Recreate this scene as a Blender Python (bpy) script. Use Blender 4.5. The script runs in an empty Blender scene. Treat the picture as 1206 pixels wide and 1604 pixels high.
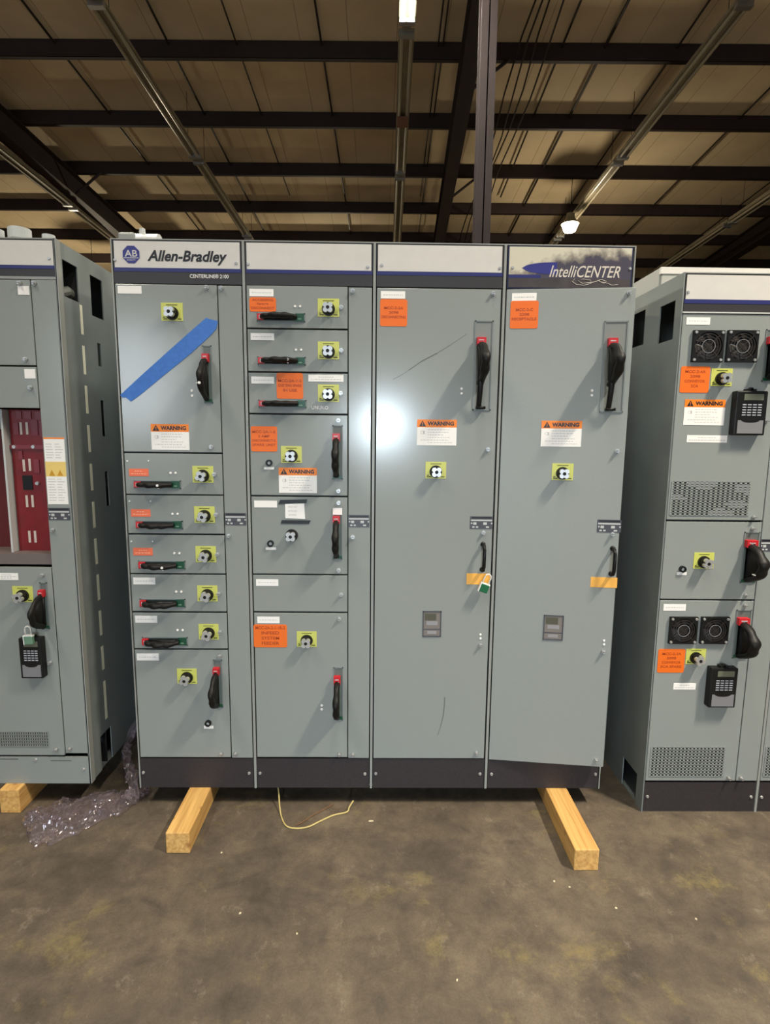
import bpy, bmesh, math, random
from mathutils import Vector, Matrix
random.seed(4)
S = bpy.context.scene
COL = S.collection
PI = math.pi

# ------------------------------------------------------------------ camera
CX, CY, CZ = 1.03614, -2.24688, 1.63315
PITCH, YAW, ROLL, FPX = -0.136885, -0.013254, 0.010214, 862.465
MW = (Matrix.Rotation(YAW, 4, 'Z') @ Matrix.Rotation(PI/2 + PITCH, 4, 'X') @ Matrix.Rotation(ROLL, 4, 'Z'))
cam_d = bpy.data.cameras.new('camera')
cam_d.sensor_fit = 'HORIZONTAL'; cam_d.sensor_width = 36; cam_d.lens = FPX/1206*36
cam_d.clip_start = 0.05; cam_d.clip_end = 200
cam = bpy.data.objects.new('camera', cam_d); COL.objects.link(cam)
cam.matrix_world = Matrix.Translation((CX, CY, CZ)) @ MW
S.camera = cam
M3 = MW.to_3x3(); CV = Vector((CX, CY, CZ))

# ------------------------------------------------------------------ exposure, world, lights
S.view_settings.view_transform = 'Standard'; S.view_settings.look = 'None'
S.view_settings.exposure = 0.0; S.view_settings.gamma = 1; S.view_settings.use_curve_mapping = False
W = bpy.data.worlds.new('daylight'); S.world = W; W.use_nodes = True
W.node_tree.nodes['Background'].inputs[0].default_value = (0.74, 0.87, 1.0, 1)
W.node_tree.nodes['Background'].inputs[1].default_value = 0.31

def area(name, loc, sx, sy, power, color, rot=(0, 0, 0), spread=125):
    d = bpy.data.lights.new(name, 'AREA'); d.shape = 'RECTANGLE'; d.size = sx; d.size_y = sy
    d.energy = power; d.color = color; d.spread = math.radians(spread)
    o = bpy.data.objects.new(name, d); COL.objects.link(o); o.location = loc; o.rotation_euler = rot
    return o
area('strip_lamp_light', (4.35, -2.0, 5.75), .16, .8, 300, (1, .91, .74))
area('strip_lamp_light', (-1.75, -2.2, 5.75), .16, 1.6, 70, (1, .91, .74))
area('strip_lamp_light', (1.3, -2.4, 5.75), .16, 2.8, 50, (1, .93, .80))
area('strip_lamp_light', (1.33, 2.6, 5.74), .16, 2.8, 180, (1, .95, .85), spread=170)
area('strip_lamp_light', (4.6, 2.2, 5.74), .16, 2.8, 90, (1, .93, .80), spread=170)
area('strip_lamp_light', (-1.75, 2.2, 5.74), .16, 2.8, 240, (1, .93, .80), spread=170)
area('added_work_lamp_light', (1.13, -11.93, 1.93), .34, .26, 22, (.74, .88, 1), (PI/2-math.radians(11), 0, 0), 34)  # added cool fill from behind the viewpoint, also makes the door highlight

# ------------------------------------------------------------------ pixel helpers (photo frame 1206 x 1604) onto real planes
def ray(px, py): return M3 @ Vector(((px-603)/FPX, (802-py)/FPX, -1))
def floor_at(px, py, z=0):
    d = ray(px, py); t = (z-CZ)/d.z; return CV + d*t
def side_at(px, py, x):
    d = ray(px, py); t = (x-CX)/d.x; return CV + d*t

class Plane:
    """vertical plane through (ox, oy); u runs right, n points at the viewer"""
    def __init__(s, ox, oy, ang=0):
        s.ox, s.oy, s.c, s.s = ox, oy, math.cos(ang), math.sin(ang)
    def __call__(s, u, z, n):
        return Vector((s.ox + u*s.c - n*s.s, s.oy - u*s.s - n*s.c, z))
    def at(s, px, py):
        d = ray(px, py); N = Vector((-s.s, -s.c, 0))
        t = (Vector((s.ox, s.oy, 0)) - CV).dot(N)/d.dot(N); p = CV + d*t
        return ((p.x-s.ox)*s.c - (p.y-s.oy)*s.s, p.z)
def ident(x, y, z): return Vector((x, y, z))

# ------------------------------------------------------------------ materials
MATS = {}
def mat(name, col, rough=.5, metal=0, emis=None, spec=.5, noise=0, nscale=30, bump=0, bscale=200, alpha=1, trans=0):
    if name in MATS: return MATS[name]
    m = bpy.data.materials.new(name); m.use_nodes = True; nt = m.node_tree; b = nt.nodes['Principled BSDF']
    b.inputs['Base Color'].default_value = (*col, 1); b.inputs['Roughness'].default_value = rough
    b.inputs['Metallic'].default_value = metal; b.inputs['Specular IOR Level'].default_value = spec
    b.inputs['Alpha'].default_value = alpha; b.inputs['Transmission Weight'].default_value = trans
    if emis: b.inputs['Emission Color'].default_value = (*emis[0], 1); b.inputs['Emission Strength'].default_value = emis[1]
    tc = nt.nodes.new('ShaderNodeTexCoord')
    if noise:
        n = nt.nodes.new('ShaderNodeTexNoise'); n.inputs['Scale'].default_value = nscale; n.inputs['Detail'].default_value = 4
        nt.links.new(tc.outputs['Object'], n.inputs['Vector'])
        r = nt.nodes.new('ShaderNodeMapRange'); r.inputs[1].default_value = .3; r.inputs[2].default_value = .7
        r.inputs[3].default_value = 1-noise; r.inputs[4].default_value = 1+noise
        nt.links.new(n.outputs['Fac'], r.inputs[0])
        x = nt.nodes.new('ShaderNodeVectorMath'); x.operation = 'SCALE'; x.inputs[0].default_value = col
        nt.links.new(r.outputs[0], x.inputs['Scale']); nt.links.new(x.outputs[0], b.inputs['Base Color'])
    if bump:
        n = nt.nodes.new('ShaderNodeTexNoise'); n.inputs['Scale'].default_value = bscale
        nt.links.new(tc.outputs['Object'], n.inputs['Vector'])
        bp = nt.nodes.new('ShaderNodeBump'); bp.inputs['Strength'].default_value = bump; bp.inputs['Distance'].default_value = .002
        nt.links.new(n.outputs['Fac'], bp.inputs['Height']); nt.links.new(bp.outputs[0], b.inputs['Normal'])
    MATS[name] = m; return m
def srgb(r, g, b):
    f = lambda c: ((c/255+.055)/1.055)**2.4 if c > 10 else c/255/12.92
    return (f(r), f(g), f(b))

GREY = mat('grey_paint', srgb(146, 151, 148), .18, noise=.05, nscale=420, bump=.025, bscale=350)
GREYL = mat('grey_frame_paint', srgb(150, 152, 148), .35)
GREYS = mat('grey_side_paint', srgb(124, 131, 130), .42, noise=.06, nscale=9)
DARK = mat('cabinet_interior', (.012, .013, .015), .7)
KICK = mat('kick_plate_black', srgb(48, 42, 44), .55, noise=.15, nscale=120)
BLACK = mat('black_plastic', (.006, .006, .006), .42, spec=.35)
RUBBER = mat('black_satin', (.008, .007, .0065), .5, spec=.3)
CHROME = mat('chrome', (.58, .58, .58), .33, .6)
ZINC = mat('zinc', (.55, .55, .54), .38, .9)
WHITE = mat('white_label', srgb(250, 247, 243), .5)
WHITEP = mat('nameplate_white', srgb(214, 210, 205), .35, noise=.03, nscale=15)
INK = mat('ink_black', (.012, .012, .016), .4)
INKG = mat('ink_grey', srgb(196, 194, 194), .5)
BLUE = mat('nameplate_blue', srgb(44, 48, 108), .35)
BAND = mat('nameplate_black', srgb(52, 50, 52), .4)
LOGO = mat('logo_blue', srgb(52, 54, 128), .35)
ORANGE = mat('orange_sticker', srgb(242, 112, 22), .5)
ORANGEI = mat('orange_sticker_ink', srgb(176, 66, 16), .5)
CORAL = mat('coral_sticker', srgb(244, 118, 80), .5)
CORALI = mat('coral_sticker_text', srgb(255, 190, 160), .5)
WARNO = mat('warning_orange', srgb(248, 136, 34), .45)
LIME = mat('lime_plate', srgb(206, 208, 104), .4)
LIMEI = mat('lime_plate_ink', srgb(70, 78, 24), .5)
RED = mat('red_plastic', srgb(200, 34, 44), .35)
GREEN = mat('green_plastic', srgb(24, 74, 52), .35)
YELLOW = mat('yellow_paper', srgb(252, 186, 84), .6)
TAPE = mat('blue_masking_tape', srgb(64, 118, 200), .6, noise=.08, nscale=60, bump=.3, bscale=250)
BTAPE = mat('black_tape', (.01, .01, .011), .35)
PLATE = mat('rating_plate_dark', srgb(74, 74, 82), .35)
SILVER = mat('silver_label', srgb(196, 198, 196), .4)
SCREEN = mat('lcd_screen', srgb(104, 108, 92), .2)
KEYG = mat('keypad_print', srgb(178, 182, 192), .5)
PADL = mat('keypad_grey_panel', srgb(128, 128, 132), .45)
SCUFF = mat('scuff_mark', srgb(92, 96, 94), .6)
STEEL = mat('oxide_beam', srgb(42, 27, 23), .7, noise=.2, nscale=5)
GALV = mat('galvanised', srgb(150, 140, 118), .45, .3, noise=.15, nscale=8)
TUBE_OFF = mat('unlit_tube', srgb(165, 155, 132), .3)
TUBE_ON = mat('lit_tube', (1, 1, 1), .3, emis=((.93, 1, .98), 14))
BULB = mat('high_bay_lamp_glow', (1, 1, 1), .3, emis=((1, .93, .78), 22))
CABLE = mat('dark_cable', srgb(40, 30, 24), .6)
DRED = mat('red_insulator', srgb(122, 14, 22), .4, noise=.15, nscale=18)
DREDL = mat('red_insulator_pale', srgb(132, 48, 58), .35)
DREDD = mat('red_insulator_deep', srgb(92, 10, 8), .5)
SLOTW = mat('pale_slot', srgb(216, 200, 188), .5)
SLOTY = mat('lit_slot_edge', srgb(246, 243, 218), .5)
PADG = mat('padlock_green', srgb(24, 100, 62), .3)
PADG2 = mat('padlock_pale_green', srgb(110, 146, 122), .35)
NAVY = mat('navy_edge', srgb(30, 34, 72), .4)
WIREY = mat('cream_wire', srgb(205, 185, 120), .5)
WIREO = mat('brown_wire', srgb(130, 90, 60), .5)
SCRAP = mat('pale_scrap', srgb(226, 214, 180), .7)
RUST = mat('brown_cap', srgb(110, 66, 44), .6)
FANB = mat('fan_blade_black', (.022, .018, .017), .45)
FANG = mat('fan_guard', srgb(48, 42, 40), .5)

def wood(name, c1, c2):
    m = bpy.data.materials.new(name); m.use_nodes = True; nt = m.node_tree; b = nt.nodes['Principled BSDF']
    tc = nt.nodes.new('ShaderNodeTexCoord'); mp = nt.nodes.new('ShaderNodeMapping'); mp.inputs['Scale'].default_value = (60, 3, 60)
    n = nt.nodes.new('ShaderNodeTexNoise'); n.inputs['Scale'].default_value = 1; n.inputs['Detail'].default_value = 6; n.inputs['Distortion'].default_value = .6
    n2 = nt.nodes.new('ShaderNodeTexVoronoi'); n2.inputs['Scale'].default_value = 9
    r2 = nt.nodes.new('ShaderNodeValToRGB'); r2.color_ramp.elements[0].position = .04; r2.color_ramp.elements[0].color = (.45, .3, .18, 1); r2.color_ramp.elements[1].position = .14; r2.color_ramp.elements[1].color = (1, 1, 1, 1)
    r = nt.nodes.new('ShaderNodeValToRGB'); r.color_ramp.elements[0].position = .3; r.color_ramp.elements[1].position = .68
    r.color_ramp.elements[0].color = (*c1, 1); r.color_ramp.elements[1].color = (*c2, 1)
    mx = nt.nodes.new('ShaderNodeMix'); mx.data_type = 'RGBA'; mx.blend_type = 'MULTIPLY'; mx.inputs[0].default_value = .8
    L = nt.links.new
    L(tc.outputs['Object'], mp.inputs[0]); L(mp.outputs[0], n.inputs['Vector']); L(tc.outputs['Object'], n2.inputs['Vector'])
    L(n.outputs['Fac'], r.inputs[0]); L(n2.outputs['Distance'], r2.inputs[0])
    L(r.outputs[0], mx.inputs[6]); L(r2.outputs[0], mx.inputs[7]); L(mx.outputs[2], b.inputs['Base Color'])
    b.inputs['Roughness'].default_value = .7
    return m
WOOD = wood('pine_timber', srgb(190, 138, 74), srgb(232, 186, 112))

def concrete():
    m = bpy.data.materials.new('stained_concrete'); m.use_nodes = True; nt = m.node_tree; b = nt.nodes['Principled BSDF']; L = nt.links.new
    tc = nt.nodes.new('ShaderNodeTexCoord')
    def noise(scale, det=6, dist=0, rough=.6, off=(0, 0, 0), sc=(1, 1, 1)):
        mp = nt.nodes.new('ShaderNodeMapping'); mp.inputs['Location'].default_value = off; mp.inputs['Scale'].default_value = sc
        n = nt.nodes.new('ShaderNodeTexNoise'); n.inputs['Scale'].default_value = scale; n.inputs['Detail'].default_value = det
        n.inputs['Distortion'].default_value = dist; n.inputs['Roughness'].default_value = rough
        L(tc.outputs['Object'], mp.inputs[0]); L(mp.outputs[0], n.inputs['Vector']); return n.outputs['Fac']
    def ramp(f, stops):
        r = nt.nodes.new('ShaderNodeValToRGB'); e = r.color_ramp.elements
        e[0].position = stops[0][0]; e[0].color = (*stops[0][1], 1); e[1].position = stops[-1][0]; e[1].color = (*stops[-1][1], 1)
        for p, c in stops[1:-1]:
            k = e.new(p); k.color = (*c, 1)
        L(f, r.inputs[0]); return r.outputs[0]
    def mix(f, a, c, mode='MIX'):
        x = nt.nodes.new('ShaderNodeMix'); x.data_type = 'RGBA'; x.blend_type = mode
        if isinstance(f, float): x.inputs[0].default_value = f
        else: L(f, x.inputs[0])
        L(a, x.inputs[6]); L(c, x.inputs[7]); return x.outputs[2]
    base = ramp(noise(1.7, 8, .5, .65), [(.3, srgb(80, 71, 61)), (.5, srgb(98, 87, 74)), (.7, srgb(114, 101, 86))])
    mottle = ramp(noise(9, 8, .3, .7, (3, 1, 0)), [(.32, (.52, .53, .56)), (.5, (.95, .95, .95)), (.68, (1.36, 1.33, 1.28))])
    c = mix(.8, base, mottle, 'MULTIPLY')
    yel = nt.nodes.new('ShaderNodeRGB'); yel.outputs[0].default_value = (*srgb(140, 124, 80), 1)
    fy = ramp(noise(3.6, 9, .15, .72, (7, 2, 0)), [(.56, (0, 0, 0)), (.68, (.6, .6, .6))])
    c = mix(fy, c, yel.outputs[0])
    pale = nt.nodes.new('ShaderNodeRGB'); pale.outputs[0].default_value = (*srgb(150, 136, 120), 1)
    fp = ramp(noise(10, 9, .2, .75, (1, 9, 0), (1, .8, 1)), [(.58, (0, 0, 0)), (.7, (.5, .5, .5))])
    c = mix(fp, c, pale.outputs[0])
    drk = nt.nodes.new('ShaderNodeRGB'); drk.outputs[0].default_value = (*srgb(66, 58, 52), 1)
    fd = ramp(noise(2.3, 8, .4, .65, (5, 5, 0), (.7, 1.4, 1)), [(.55, (0, 0, 0)), (.68, (.55, .55, .55))])
    c = mix(fd, c, drk.outputs[0])
    fine = ramp(noise(140, 4, 0, .7), [(.3, (.8, .8, .8)), (.7, (1.2, 1.2, 1.2))])
    c = mix(.7, c, fine, 'MULTIPLY')
    L(c, b.inputs['Base Color'])
    rr = nt.nodes.new('ShaderNodeMapRange'); rr.inputs[3].default_value = .5; rr.inputs[4].default_value = .8
    L(noise(4), rr.inputs[0]); L(rr.outputs[0], b.inputs['Roughness']); b.inputs['Specular IOR Level'].default_value = .35
    bp = nt.nodes.new('ShaderNodeBump'); bp.inputs['Strength'].default_value = .25; bp.inputs['Distance'].default_value = .004
    L(noise(60, 6), bp.inputs['Height']); L(bp.outputs[0], b.inputs['Normal'])
    return m

def roofmat():
    m = bpy.data.materials.new('roof_insulation_facing'); m.use_nodes = True; nt = m.node_tree; b = nt.nodes['Principled BSDF']; L = nt.links.new
    tc = nt.nodes.new('ShaderNodeTexCoord'); n = nt.nodes.new('ShaderNodeTexNoise'); n.inputs['Scale'].default_value = 1.3; n.inputs['Detail'].default_value = 8
    L(tc.outputs['Object'], n.inputs['Vector'])
    r = nt.nodes.new('ShaderNodeValToRGB'); r.color_ramp.elements[0].position = .3; r.color_ramp.elements[1].position = .7
    r.color_ramp.elements[0].color = (*srgb(206, 186, 150), 1); r.color_ramp.elements[1].color = (*srgb(230, 208, 170), 1)
    L(n.outputs['Fac'], r.inputs[0])
    sx = nt.nodes.new('ShaderNodeSeparateXYZ'); L(tc.outputs['Object'], sx.inputs[0])
    a = nt.nodes.new('ShaderNodeMath'); a.operation = 'FRACT'; d = nt.nodes.new('ShaderNodeMath'); d.operation = 'MULTIPLY'; d.inputs[1].default_value = 1/.61
    L(sx.outputs[0], d.inputs[0]); L(d.outputs[0], a.inputs[0])
    c = nt.nodes.new('ShaderNodeMath'); c.operation = 'LESS_THAN'; c.inputs[1].default_value = .018; L(a.outputs[0], c.inputs[0])
    mx = nt.nodes.new('ShaderNodeMix'); mx.data_type = 'RGBA'; mx.inputs[7].default_value = (*srgb(176, 156, 122), 1)
    L(c.outputs[0], mx.inputs[0]); L(r.outputs[0], mx.inputs[6]); L(mx.outputs[2], b.inputs['Base Color'])
    b.inputs['Roughness'].default_value = .8
    return m

def artmat():
    m = bpy.data.materials.new('nameplate_smoky_art'); m.use_nodes = True; nt = m.node_tree; b = nt.nodes['Principled BSDF']; L = nt.links.new
    tc = nt.nodes.new('ShaderNodeTexCoord'); sx = nt.nodes.new('ShaderNodeSeparateXYZ'); L(tc.outputs['Object'], sx.inputs[0])
    n = nt.nodes.new('ShaderNodeTexNoise'); n.inputs['Scale'].default_value = 22; n.inputs['Detail'].default_value = 6; L(tc.outputs['Object'], n.inputs['Vector'])
    # f = (x-.17)*1.6 + (2.20-z)*9 + (noise-.5)
    def mth(op, a, bb):
        k = nt.nodes.new('ShaderNodeMath'); k.operation = op
        for i, v in enumerate((a, bb)):
            if isinstance(v, (int, float)): k.inputs[i].default_value = v
            else: L(v, k.inputs[i])
        return k.outputs[0]
    fx = mth('MINIMUM', mth('MULTIPLY', mth('SUBTRACT', sx.outputs[0], .15), 3.2), .5)
    fz = mth('MULTIPLY', mth('SUBTRACT', 2.232, sx.outputs[2]), 10)
    fn = mth('MULTIPLY', mth('SUBTRACT', n.outputs['Fac'], .5), 1.3)
    f = mth('ADD', mth('ADD', fx, fz), fn)
    r = nt.nodes.new('ShaderNodeValToRGB'); e = r.color_ramp.elements
    e[0].position = .0; e[0].color = (*srgb(208, 202, 184), 1); e[1].position = .5; e[1].color = (*srgb(72, 68, 82), 1)
    k = e.new(.3); k.color = (*srgb(140, 132, 122), 1)
    L(f, r.inputs[0]); L(r.outputs[0], b.inputs['Base Color']); b.inputs['Roughness'].default_value = .35
    return m
ART = artmat()

def wrapmat():
    m = bpy.data.materials.new('plastic_wrap_film'); m.use_nodes = True; nt = m.node_tree; L = nt.links.new
    nt.nodes.remove(nt.nodes['Principled BSDF']); out = nt.nodes['Material Output']
    t = nt.nodes.new('ShaderNodeBsdfTransparent'); t.inputs[0].default_value = (.92, .88, .9, 1)
    g = nt.nodes.new('ShaderNodeBsdfGlossy'); g.inputs['Roughness'].default_value = .09; g.inputs[0].default_value = (.95, .9, .95, 1)
    d = nt.nodes.new('ShaderNodeBsdfDiffuse'); d.inputs[0].default_value = (.50, .42, .47, 1)
    m1 = nt.nodes.new('ShaderNodeMixShader'); m1.inputs[0].default_value = .13; L(t.outputs[0], m1.inputs[1]); L(d.outputs[0], m1.inputs[2])
    m2 = nt.nodes.new('ShaderNodeMixShader'); lw = nt.nodes.new('ShaderNodeLayerWeight'); lw.inputs[0].default_value = .45
    L(lw.outputs['Facing'], m2.inputs[0]); L(m1.outputs[0], m2.inputs[1]); L(g.outputs[0], m2.inputs[2]); L(m2.outputs[0], out.inputs[0])
    return m
WRAP = wrapmat()

# ------------------------------------------------------------------ mesh collector
class MB:
    def __init__(s): s.v = []; s.f = []; s.m = []; s.mats = []
    def mi(s, m):
        if m not in s.mats: s.mats.append(m)
        return s.mats.index(m)
    def add(s, vs, fs, m):
        b = len(s.v); s.v += [Vector(v) for v in vs]; k = s.mi(m)
        for f in fs: s.f.append([b+i for i in f]); s.m.append(k)
    def box(s, T, a0, a1, b0, b1, c0, c1, m):
        vs = [T(a, b, c) for a in (a0, a1) for b in (b0, b1) for c in (c0, c1)]
        s.add(vs, [(0, 1, 3, 2), (4, 6, 7, 5), (0, 4, 5, 1), (2, 3, 7, 6), (0, 2, 6, 4), (1, 5, 7, 3)], m)
    def cyl(s, T, u, z, n0, n1, r0, r1, m, seg=16, su=0, sz=0):
        vs = []
        for k, (n, r) in enumerate(((n0, r0), (n1, r1))):
            for i in range(seg):
                a = 2*PI*i/seg; vs.append(T(u+su*k+r*math.cos(a), z+sz*k+r*math.sin(a), n))
        fs = [(i, (i+1) % seg, seg+(i+1) % seg, seg+i) for i in range(seg)] + [tuple(range(seg)), tuple(range(2*seg-1, seg-1, -1))]
        s.add(vs, fs, m)
    def poly(s, T, pts, n0, n1, m):
        k = len(pts); vs = [T(p[0], p[1], n) for n in (n0, n1) for p in pts]
        s.add(vs, [(i, (i+1) % k, k+(i+1) % k, k+i) for i in range(k)] + [tuple(range(k)), tuple(range(2*k-1, k-1, -1))], m)
    def ring(s, T, u, z, n0, n1, ri, ro, m, seg=24):
        vs = []
        for n in (n0, n1):
            for r in (ri, ro):
                for i in range(seg):
                    a = 2*PI*i/seg; vs.append(T(u+r*math.cos(a), z+r*math.sin(a), n))
        fs = []
        for i in range(seg):
            j = (i+1) % seg
            fs += [(i, j, seg+j, seg+i), (2*seg+i, 3*seg+i, 3*seg+j, 2*seg+j), (i, 2*seg+i, 2*seg+j, j), (seg+i, seg+j, 3*seg+j, 3*seg+i)]
        s.add(vs, fs, m)
    def tube(s, pts, r, m, seg=8, r2=None, up=None):
        """pts: world points; r may be a list; elliptical if r2 given"""
        pts = [Vector(p) for p in pts]; k = len(pts); vs = []
        for i, p in enumerate(pts):
            t = (pts[min(i+1, k-1)]-pts[max(i-1, 0)]).normalized()
            a = up or (Vector((0, 0, 1)) if abs(t.z) < .9 else Vector((1, 0, 0)))
            x = t.cross(a).normalized(); y = x.cross(t).normalized()
            ra = r[i] if isinstance(r, (list, tuple)) else r
            rb = ra if r2 is None else (r2[i] if isinstance(r2, (list, tuple)) else r2)
            for j in range(seg):
                w = 2*PI*j/seg; vs.append(p + x*ra*math.cos(w) + y*rb*math.sin(w))
        fs = [(i*seg+j, i*seg+(j+1) % seg, (i+1)*seg+(j+1) % seg, (i+1)*seg+j) for i in range(k-1) for j in range(seg)]
        fs += [tuple(range(seg)), tuple(range(k*seg-1, (k-1)*seg-1, -1))]
        s.add(vs, fs, m)
    def text(s, T, body, u0, u1, z0, z1, n, m, shear=0, bold=.02):
        vs, fs = text_mesh(body, shear, bold)
        if not vs: return
        xs = [v[0] for v in vs]; ys = [v[1] for v in vs]; ax, bx, ay, by = min(xs), max(xs), min(ys), max(ys)
        fx = (u1-u0)/(bx-ax); fy = (z1-z0)/(by-ay)
        s.add([T(u0+(v[0]-ax)*fx, z0+(v[1]-ay)*fy, n) for v in vs], fs, m)
    def holes(s, T, u0, u1, z0, z1, rects, n0, n1, m):
        us = sorted({u0, u1} | {r[i] for r in rects for i in (0, 1)}); zs = sorted({z0, z1} | {r[i] for r in rects for i in (2, 3)})
        for a, b in zip(us, us[1:]):
            run = None
            for c, d in zip(zs, zs[1:]):
                hole = any(r[0] <= (a+b)/2 <= r[1] and r[2] <= (c+d)/2 <= r[3] for r in rects)
                if hole:
                    if run: s.box(T, a, b, run[0], run[1], n0, n1, m); run = None
                else: run = (run[0], d) if run else (c, d)
            if run: s.box(T, a, b, run[0], run[1], n0, n1, m)
    def build(s, name, parent=None, bevel=0, smooth=False, fixn=True):
        root = parent
        while root is not None and root.parent is not None: root = root.parent
        off = root.location if root is not None else Vector((0, 0, 0))
        me = bpy.data.meshes.new(name)
        me.from_pydata([tuple(v-off) for v in s.v], [], s.f)
        for m in s.mats: me.materials.append(m)
        me.polygons.foreach_set('material_index', s.m)
        if fixn:
            bm = bmesh.new(); bm.from_mesh(me); bmesh.ops.recalc_face_normals(bm, faces=bm.faces[:]); bm.to_mesh(me); bm.free()
        if smooth: me.polygons.foreach_set('use_smooth', [True]*len(me.polygons))
        me.update()
        o = bpy.data.objects.new(name, me); COL.objects.link(o)
        if parent is not None: o.parent = parent
        if bevel:
            b = o.modifiers.new('bevel', 'BEVEL'); b.width = bevel; b.segments = 2; b.limit_method = 'ANGLE'
        return o
_T = {}
def text_mesh(body, shear, bold):
    k = (body, shear, bold)
    if k not in _T:
        cu = bpy.data.curves.new('lettering', 'FONT'); cu.body = body; cu.shear = shear; cu.offset = bold; cu.resolution_u = 3
        ob = bpy.data.objects.new('lettering', cu); me = bpy.data.meshes.new_from_object(ob)
        _T[k] = ([tuple(v.co) for v in me.vertices], [tuple(p.vertices) for p in me.polygons])
        bpy.data.objects.remove(ob); bpy.data.curves.remove(cu); bpy.data.meshes.remove(me)
    return _T[k]
def tag(o, label=None, cat=None, group=None, kind=None):
    if label: o['label'] = label
    if cat: o['category'] = cat
    if group: o['group'] = group
    if kind: o['kind'] = kind
    return o
def thing(name, loc, label, cat, group=None):
    o = bpy.data.objects.new(name, None); COL.objects.link(o); o.location = loc; o.empty_display_size = .1
    return tag(o, label, cat, group)

# ================================================================== SETTING
SL = .0672
def zb(y): return 6.363 - SL*(y-5.444)          # underside of the purlins
def B(x, y): return (x + .017*(y-5), y - .017*(x-1))
def TB(x, y, z):
    a, b = B(x, y); return Vector((a, b, z))
b = MB(); b.box(ident, -16, 20, -14, 27, -.2, 0, concrete()); tag(b.build('floor'), kind='structure')
b = MB(); RM = roofmat()
ys = [-12, 27]
vs = []
for y in ys:
    for x in (-16, 20):
        p = TB(x, y, zb(y)+.205); vs += [p, p+Vector((0, 0, .1))]
b.add(vs, [(0, 2, 6, 4), (1, 5, 7, 3), (0, 1, 3, 2), (4, 6, 7, 5), (0, 4, 5, 1), (2, 3, 7, 6)], RM)
tag(b.build('ceiling'), kind='structure')
b = MB(); b.box(ident, -16, 20, 26.4, 26.6, 0, 5.3, mat('far_wall_panel', srgb(120, 110, 90), .8, noise=.1, nscale=3)); tag(b.build('wall_back'), kind='structure')
b = MB(); b.box(ident, -16.2, -16, -14, 27, 0, 8, MATS['far_wall_panel']); tag(b.build('wall_left'), kind='structure')
b = MB(); b.box(ident, 20, 20.2, -14, 27, 0, 8, MATS['far_wall_panel']); tag(b.build('wall_right'), kind='structure')
b = MB(); b.holes(lambda u, z, n: Vector((u, -14-n, z)), -16, -2, 0, 7.2, [(-7.3, -5.0, 1.7, 4.6)], 0, .2, MATS['far_wall_panel']); tag(b.build('wall_front'), kind='structure')
b = MB(); b.box(ident, -7.3, -5.0, -14.15, -14.1, 1.7, 4.6, mat('unseen_daylight_pane', (.8, .9, 1), .3, emis=((.78, .88, 1), 13))); tag(b.build('unseen_window_1'), kind='structure')  # unseen glowing pane added for the pale streaks on the left doors
t = thing('added_work_lamp', (1.13, -12, 0), 'added tripod work lamp far behind the viewpoint, for the highlight on the cabinet doors', 'lamp')  # lamp added out of view to give the doors their bright spot
b = MB(); b.box(ident, .94, 1.32, -12.1, -11.96, 1.84, 2.14, BLACK); b.build('lamp_head', t, .01)
b = MB(); b.box(ident, .96, 1.30, -11.96, -11.94, 1.86, 2.12, mat('added_work_lamp_glass', (1, 1, 1), .3, emis=((1, .98, .95), 10))); b.build('lamp_glass', t)
b = MB(); b.tube([(1.13, -12.03, .6), (1.13, -12.03, 1.86)], .015, BLACK); b.build('mast', t)
for k in range(3):
    a = 2*PI*k/3; b = MB(); b.tube([(1.13, -12.03, .75), (1.13+.45*math.cos(a), -12.03+.45*math.sin(a), .01)], .012, BLACK); b.build('leg', t)
ordn = ['topmost', 'second', 'third', 'fourth', 'fifth', 'sixth', 'seventh', 'eighth', 'ninth', 'tenth']
for k in range(-3, 14):
    y = 5.444 + 1.37*k; z = zb(y); b = MB()
    b.box(TB, -15, 19, y-.004, y+.004, z, z+.2, STEEL)
    b.box(TB, -15, 19, y-.004, y+.065, z, z+.005, STEEL)
    b.box(TB, -15, 19, y-.004, y+.065, z+.195, z+.2, STEEL)
    o = b.build('roof_purlin')
    if k < 0 or k > 6: lab = 'dark brown steel purlin crossing under the roof out beyond the open view'
    else: lab = 'dark steel roof purlin running across, %s one counted down from the top of the photo' % ordn[k]
    tag(o, lab, 'roof beam', 'dark purlins under the roof')
# sloping main rafters
def rafter(x, lab, w=.2):
    t = thing('steel_rafter', TB(x, 2, zb(2)-.4), lab, 'roof beam', 'sloping main rafters')
    def prof(z0, z1, hw, nm):
        b = MB(); v = []
        for y in (-8, 26):
            for sx in (-hw, hw):
                for dz in (z0, z1): v.append(TB(x+sx+.022*(y-6), y, zb(y)+dz))
        b.add(v, [(0, 1, 3, 2), (4, 6, 7, 5), (0, 4, 5, 1), (2, 3, 7, 6), (0, 2, 6, 4), (1, 5, 7, 3)], STEEL)
        b.build(nm, t)
    prof(-.38, -.365, w/2, 'bottom_flange'); prof(-.365, -.012, .008, 'web'); prof(-.012, -.002, w/2, 'top_flange')
    for k in range(0, 6, 2):
        y = 5.444 + 1.37*k
        b = MB(); xx = x+.022*(y-6); b.tube([TB(xx+.05, y, zb(y)-.36), TB(xx+.55, y, zb(y)+.02)], .022, STEEL, 6); b.build('flange_brace', t)
    return t
rafter(2.12, 'dark steel rafter running away behind the column in the middle of the ceiling')
rafter(-4.55, 'dark steel rafter descending through the upper left corner of the photo')
rafter(8.72, 'dark steel rafter seen low at the right edge above the right cabinets')
b = MB(); b.box(ident, 1.880, 2.015, 2.93, 2.94, 0, 6.13, STEEL); b.box(ident, 1.880, 2.015, 3.07, 3.08, 0, 6.13, STEEL); b.box(ident, 1.942, 1.953, 2.93, 3.08, 0, 6.13, STEEL)
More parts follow.
